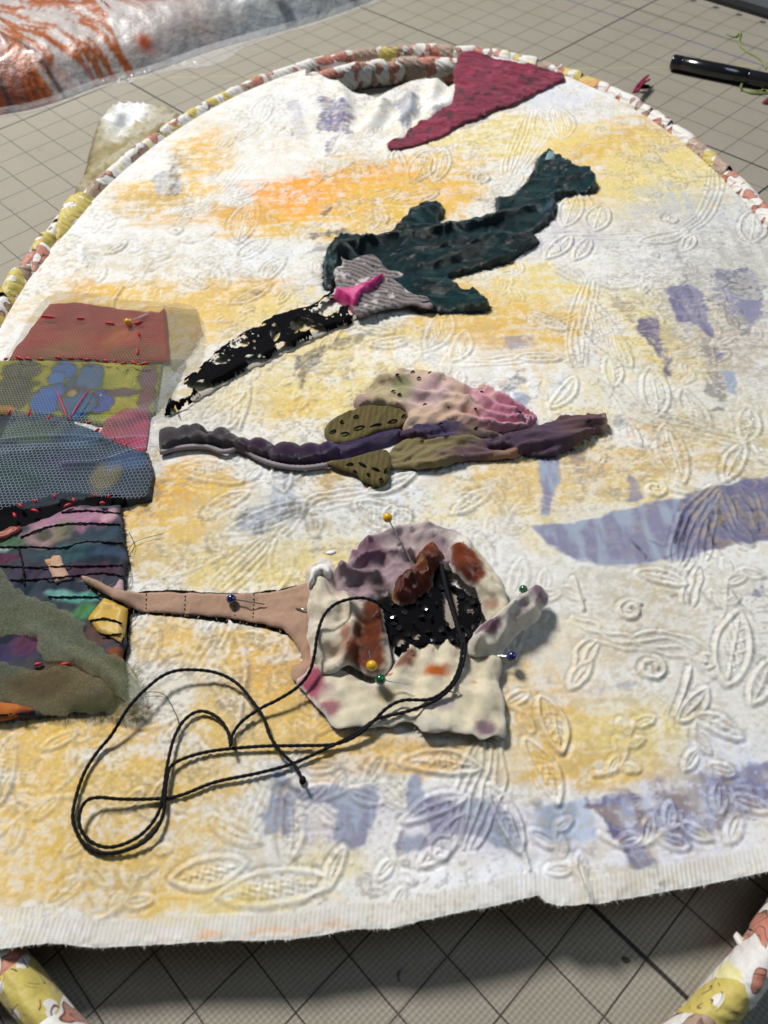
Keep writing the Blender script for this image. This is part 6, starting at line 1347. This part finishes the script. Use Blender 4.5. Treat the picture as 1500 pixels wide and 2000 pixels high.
nz1 = fbm(lean * 2.2, EE * .35, 4, 54); nz2 = fbm(lean * 6, EE * .8, 4, 55)
left = sst(sx(330), sx(60), lean)
pm(sst(.40, .44, nz1 + .18 * left - .05) * sst(.40, .48, nz2) * sst(sx(470), sx(250), lean) * 1.0, '#8a4408')
pm(sst(.56, .66, nz1 + .10 * left) * sst(sx(300), sx(100), lean) * .9, '#702c0a'); pm(sst(.58, .68, nz2) * left * .5, '#b8600e')
pm(sst(.62, .7, fbm(SS * .8, EE * .6, 3, 57)) * sst(sx(200), sx(100), lean) * .8, '#dcd6d4')
for px, w in ((25, .10), (128, .07), (-60, .1)):
    pm(np.exp(-((lean - sx(px) - .12 * np.sin(EE * 1.1)) / w) ** 2) * .95, '#24201e')
pm(sst(sx(430), sx(520), lean) * .8, '#a9adae'); pm(sst(.60, .68, fbm(SS * .9, EE * .7, 3, 58)) * sst(sx(420), sx(520), SS) * .8, '#2f3436')
pm(np.exp(-((EE - .55) / .25) ** 2) * np.exp(-((SS - sx(305)) / .3) ** 2) * 1.2, '#a1461c'); pm(np.exp(-((EE - 2.0 + (SS - sx(380)) * .7) / .16) ** 2) * np.exp(-((SS - sx(370)) / .9) ** 2) * 1.1, '#8d4020')
idx = np.arange(ns * nk).reshape(ns, nk); Fq = np.stack([idx[:-1, :-1], idx[1:, :-1], idx[1:, 1:], idx[:-1, 1:]], -1).reshape(-1, 4)
t = NT('painted_sheet_under_plastic'); at = t.n('ShaderNodeAttribute'); at.attribute_name = 'Col'
v = t.noise(10 / S, 4, .6); f_ = t.math('MULTIPLY_ADD', v, .6, .7); cc = t.n('ShaderNodeCombineXYZ')
for k in range(3): t.l(f_, cc.inputs[k])
t.l(t.mix(1.0, at.outputs['Color'], cc.outputs[0], 'MULTIPLY'), t.b.inputs['Base Color'])
t.b.inputs['Roughness'].default_value = .45; t.b.inputs['Coat Weight'].default_value = .22; t.b.inputs['Coat Roughness'].default_value = .10
t.bump(t.noise(1.6 / S, 4, .5), .5, .006)
sheet = thing('painted_sheet', (float(bl[:, 0].mean()), float(bl[:, 1].mean()), 0.0), 'white sheet streaked with rust paint and wrapped in glossy clear plastic at the far left', 'painting')
add('painted_face', np.stack([GX, GY, GZ], -1).reshape(-1, 3), Fq, t.m, sheet, col=C.reshape(-1, 3))
t = NT('clear_plastic'); t.b.inputs['Base Color'].default_value = (.85, .86, .86, 1); t.b.inputs['Roughness'].default_value = .12; t.b.inputs['Alpha'].default_value = .22; t.bump(t.noise(3 / S, 3), .6, .004)
m_pl = t.m
# plastic lip lying on the mat in front of the sheet
lip = np.interp(sarc, [sx(0), sx(150), sx(330), sx(380), sx(420), sx(470), sx(560)], [.25, .3, .45, 1.1, 1.0, .5, .3]) + .15 * (fbm(sarc * .8, sarc * 0, 3, 59) - .5)
q = np.linspace(0, 1, 14); LX = bl[:, None, 0] - N[:, None, 0] * lip[:, None] * q[None]; LY = bl[:, None, 1] - N[:, None, 1] * lip[:, None] * q[None]
LZ = .02 + .22 * (1 - q[None]) ** 2 + .10 * np.sin(q[None] * 3.1) * fbm(LX * .9, LY * .9, 2, 60)
idx = np.arange(ns * 14).reshape(ns, 14); Fq = np.stack([idx[:-1, :-1], idx[:-1, 1:], idx[1:, 1:], idx[1:, :-1]], -1).reshape(-1, 4)
add('plastic_lip', np.stack([LX, LY, LZ], -1).reshape(-1, 3), Fq, m_pl, sheet)
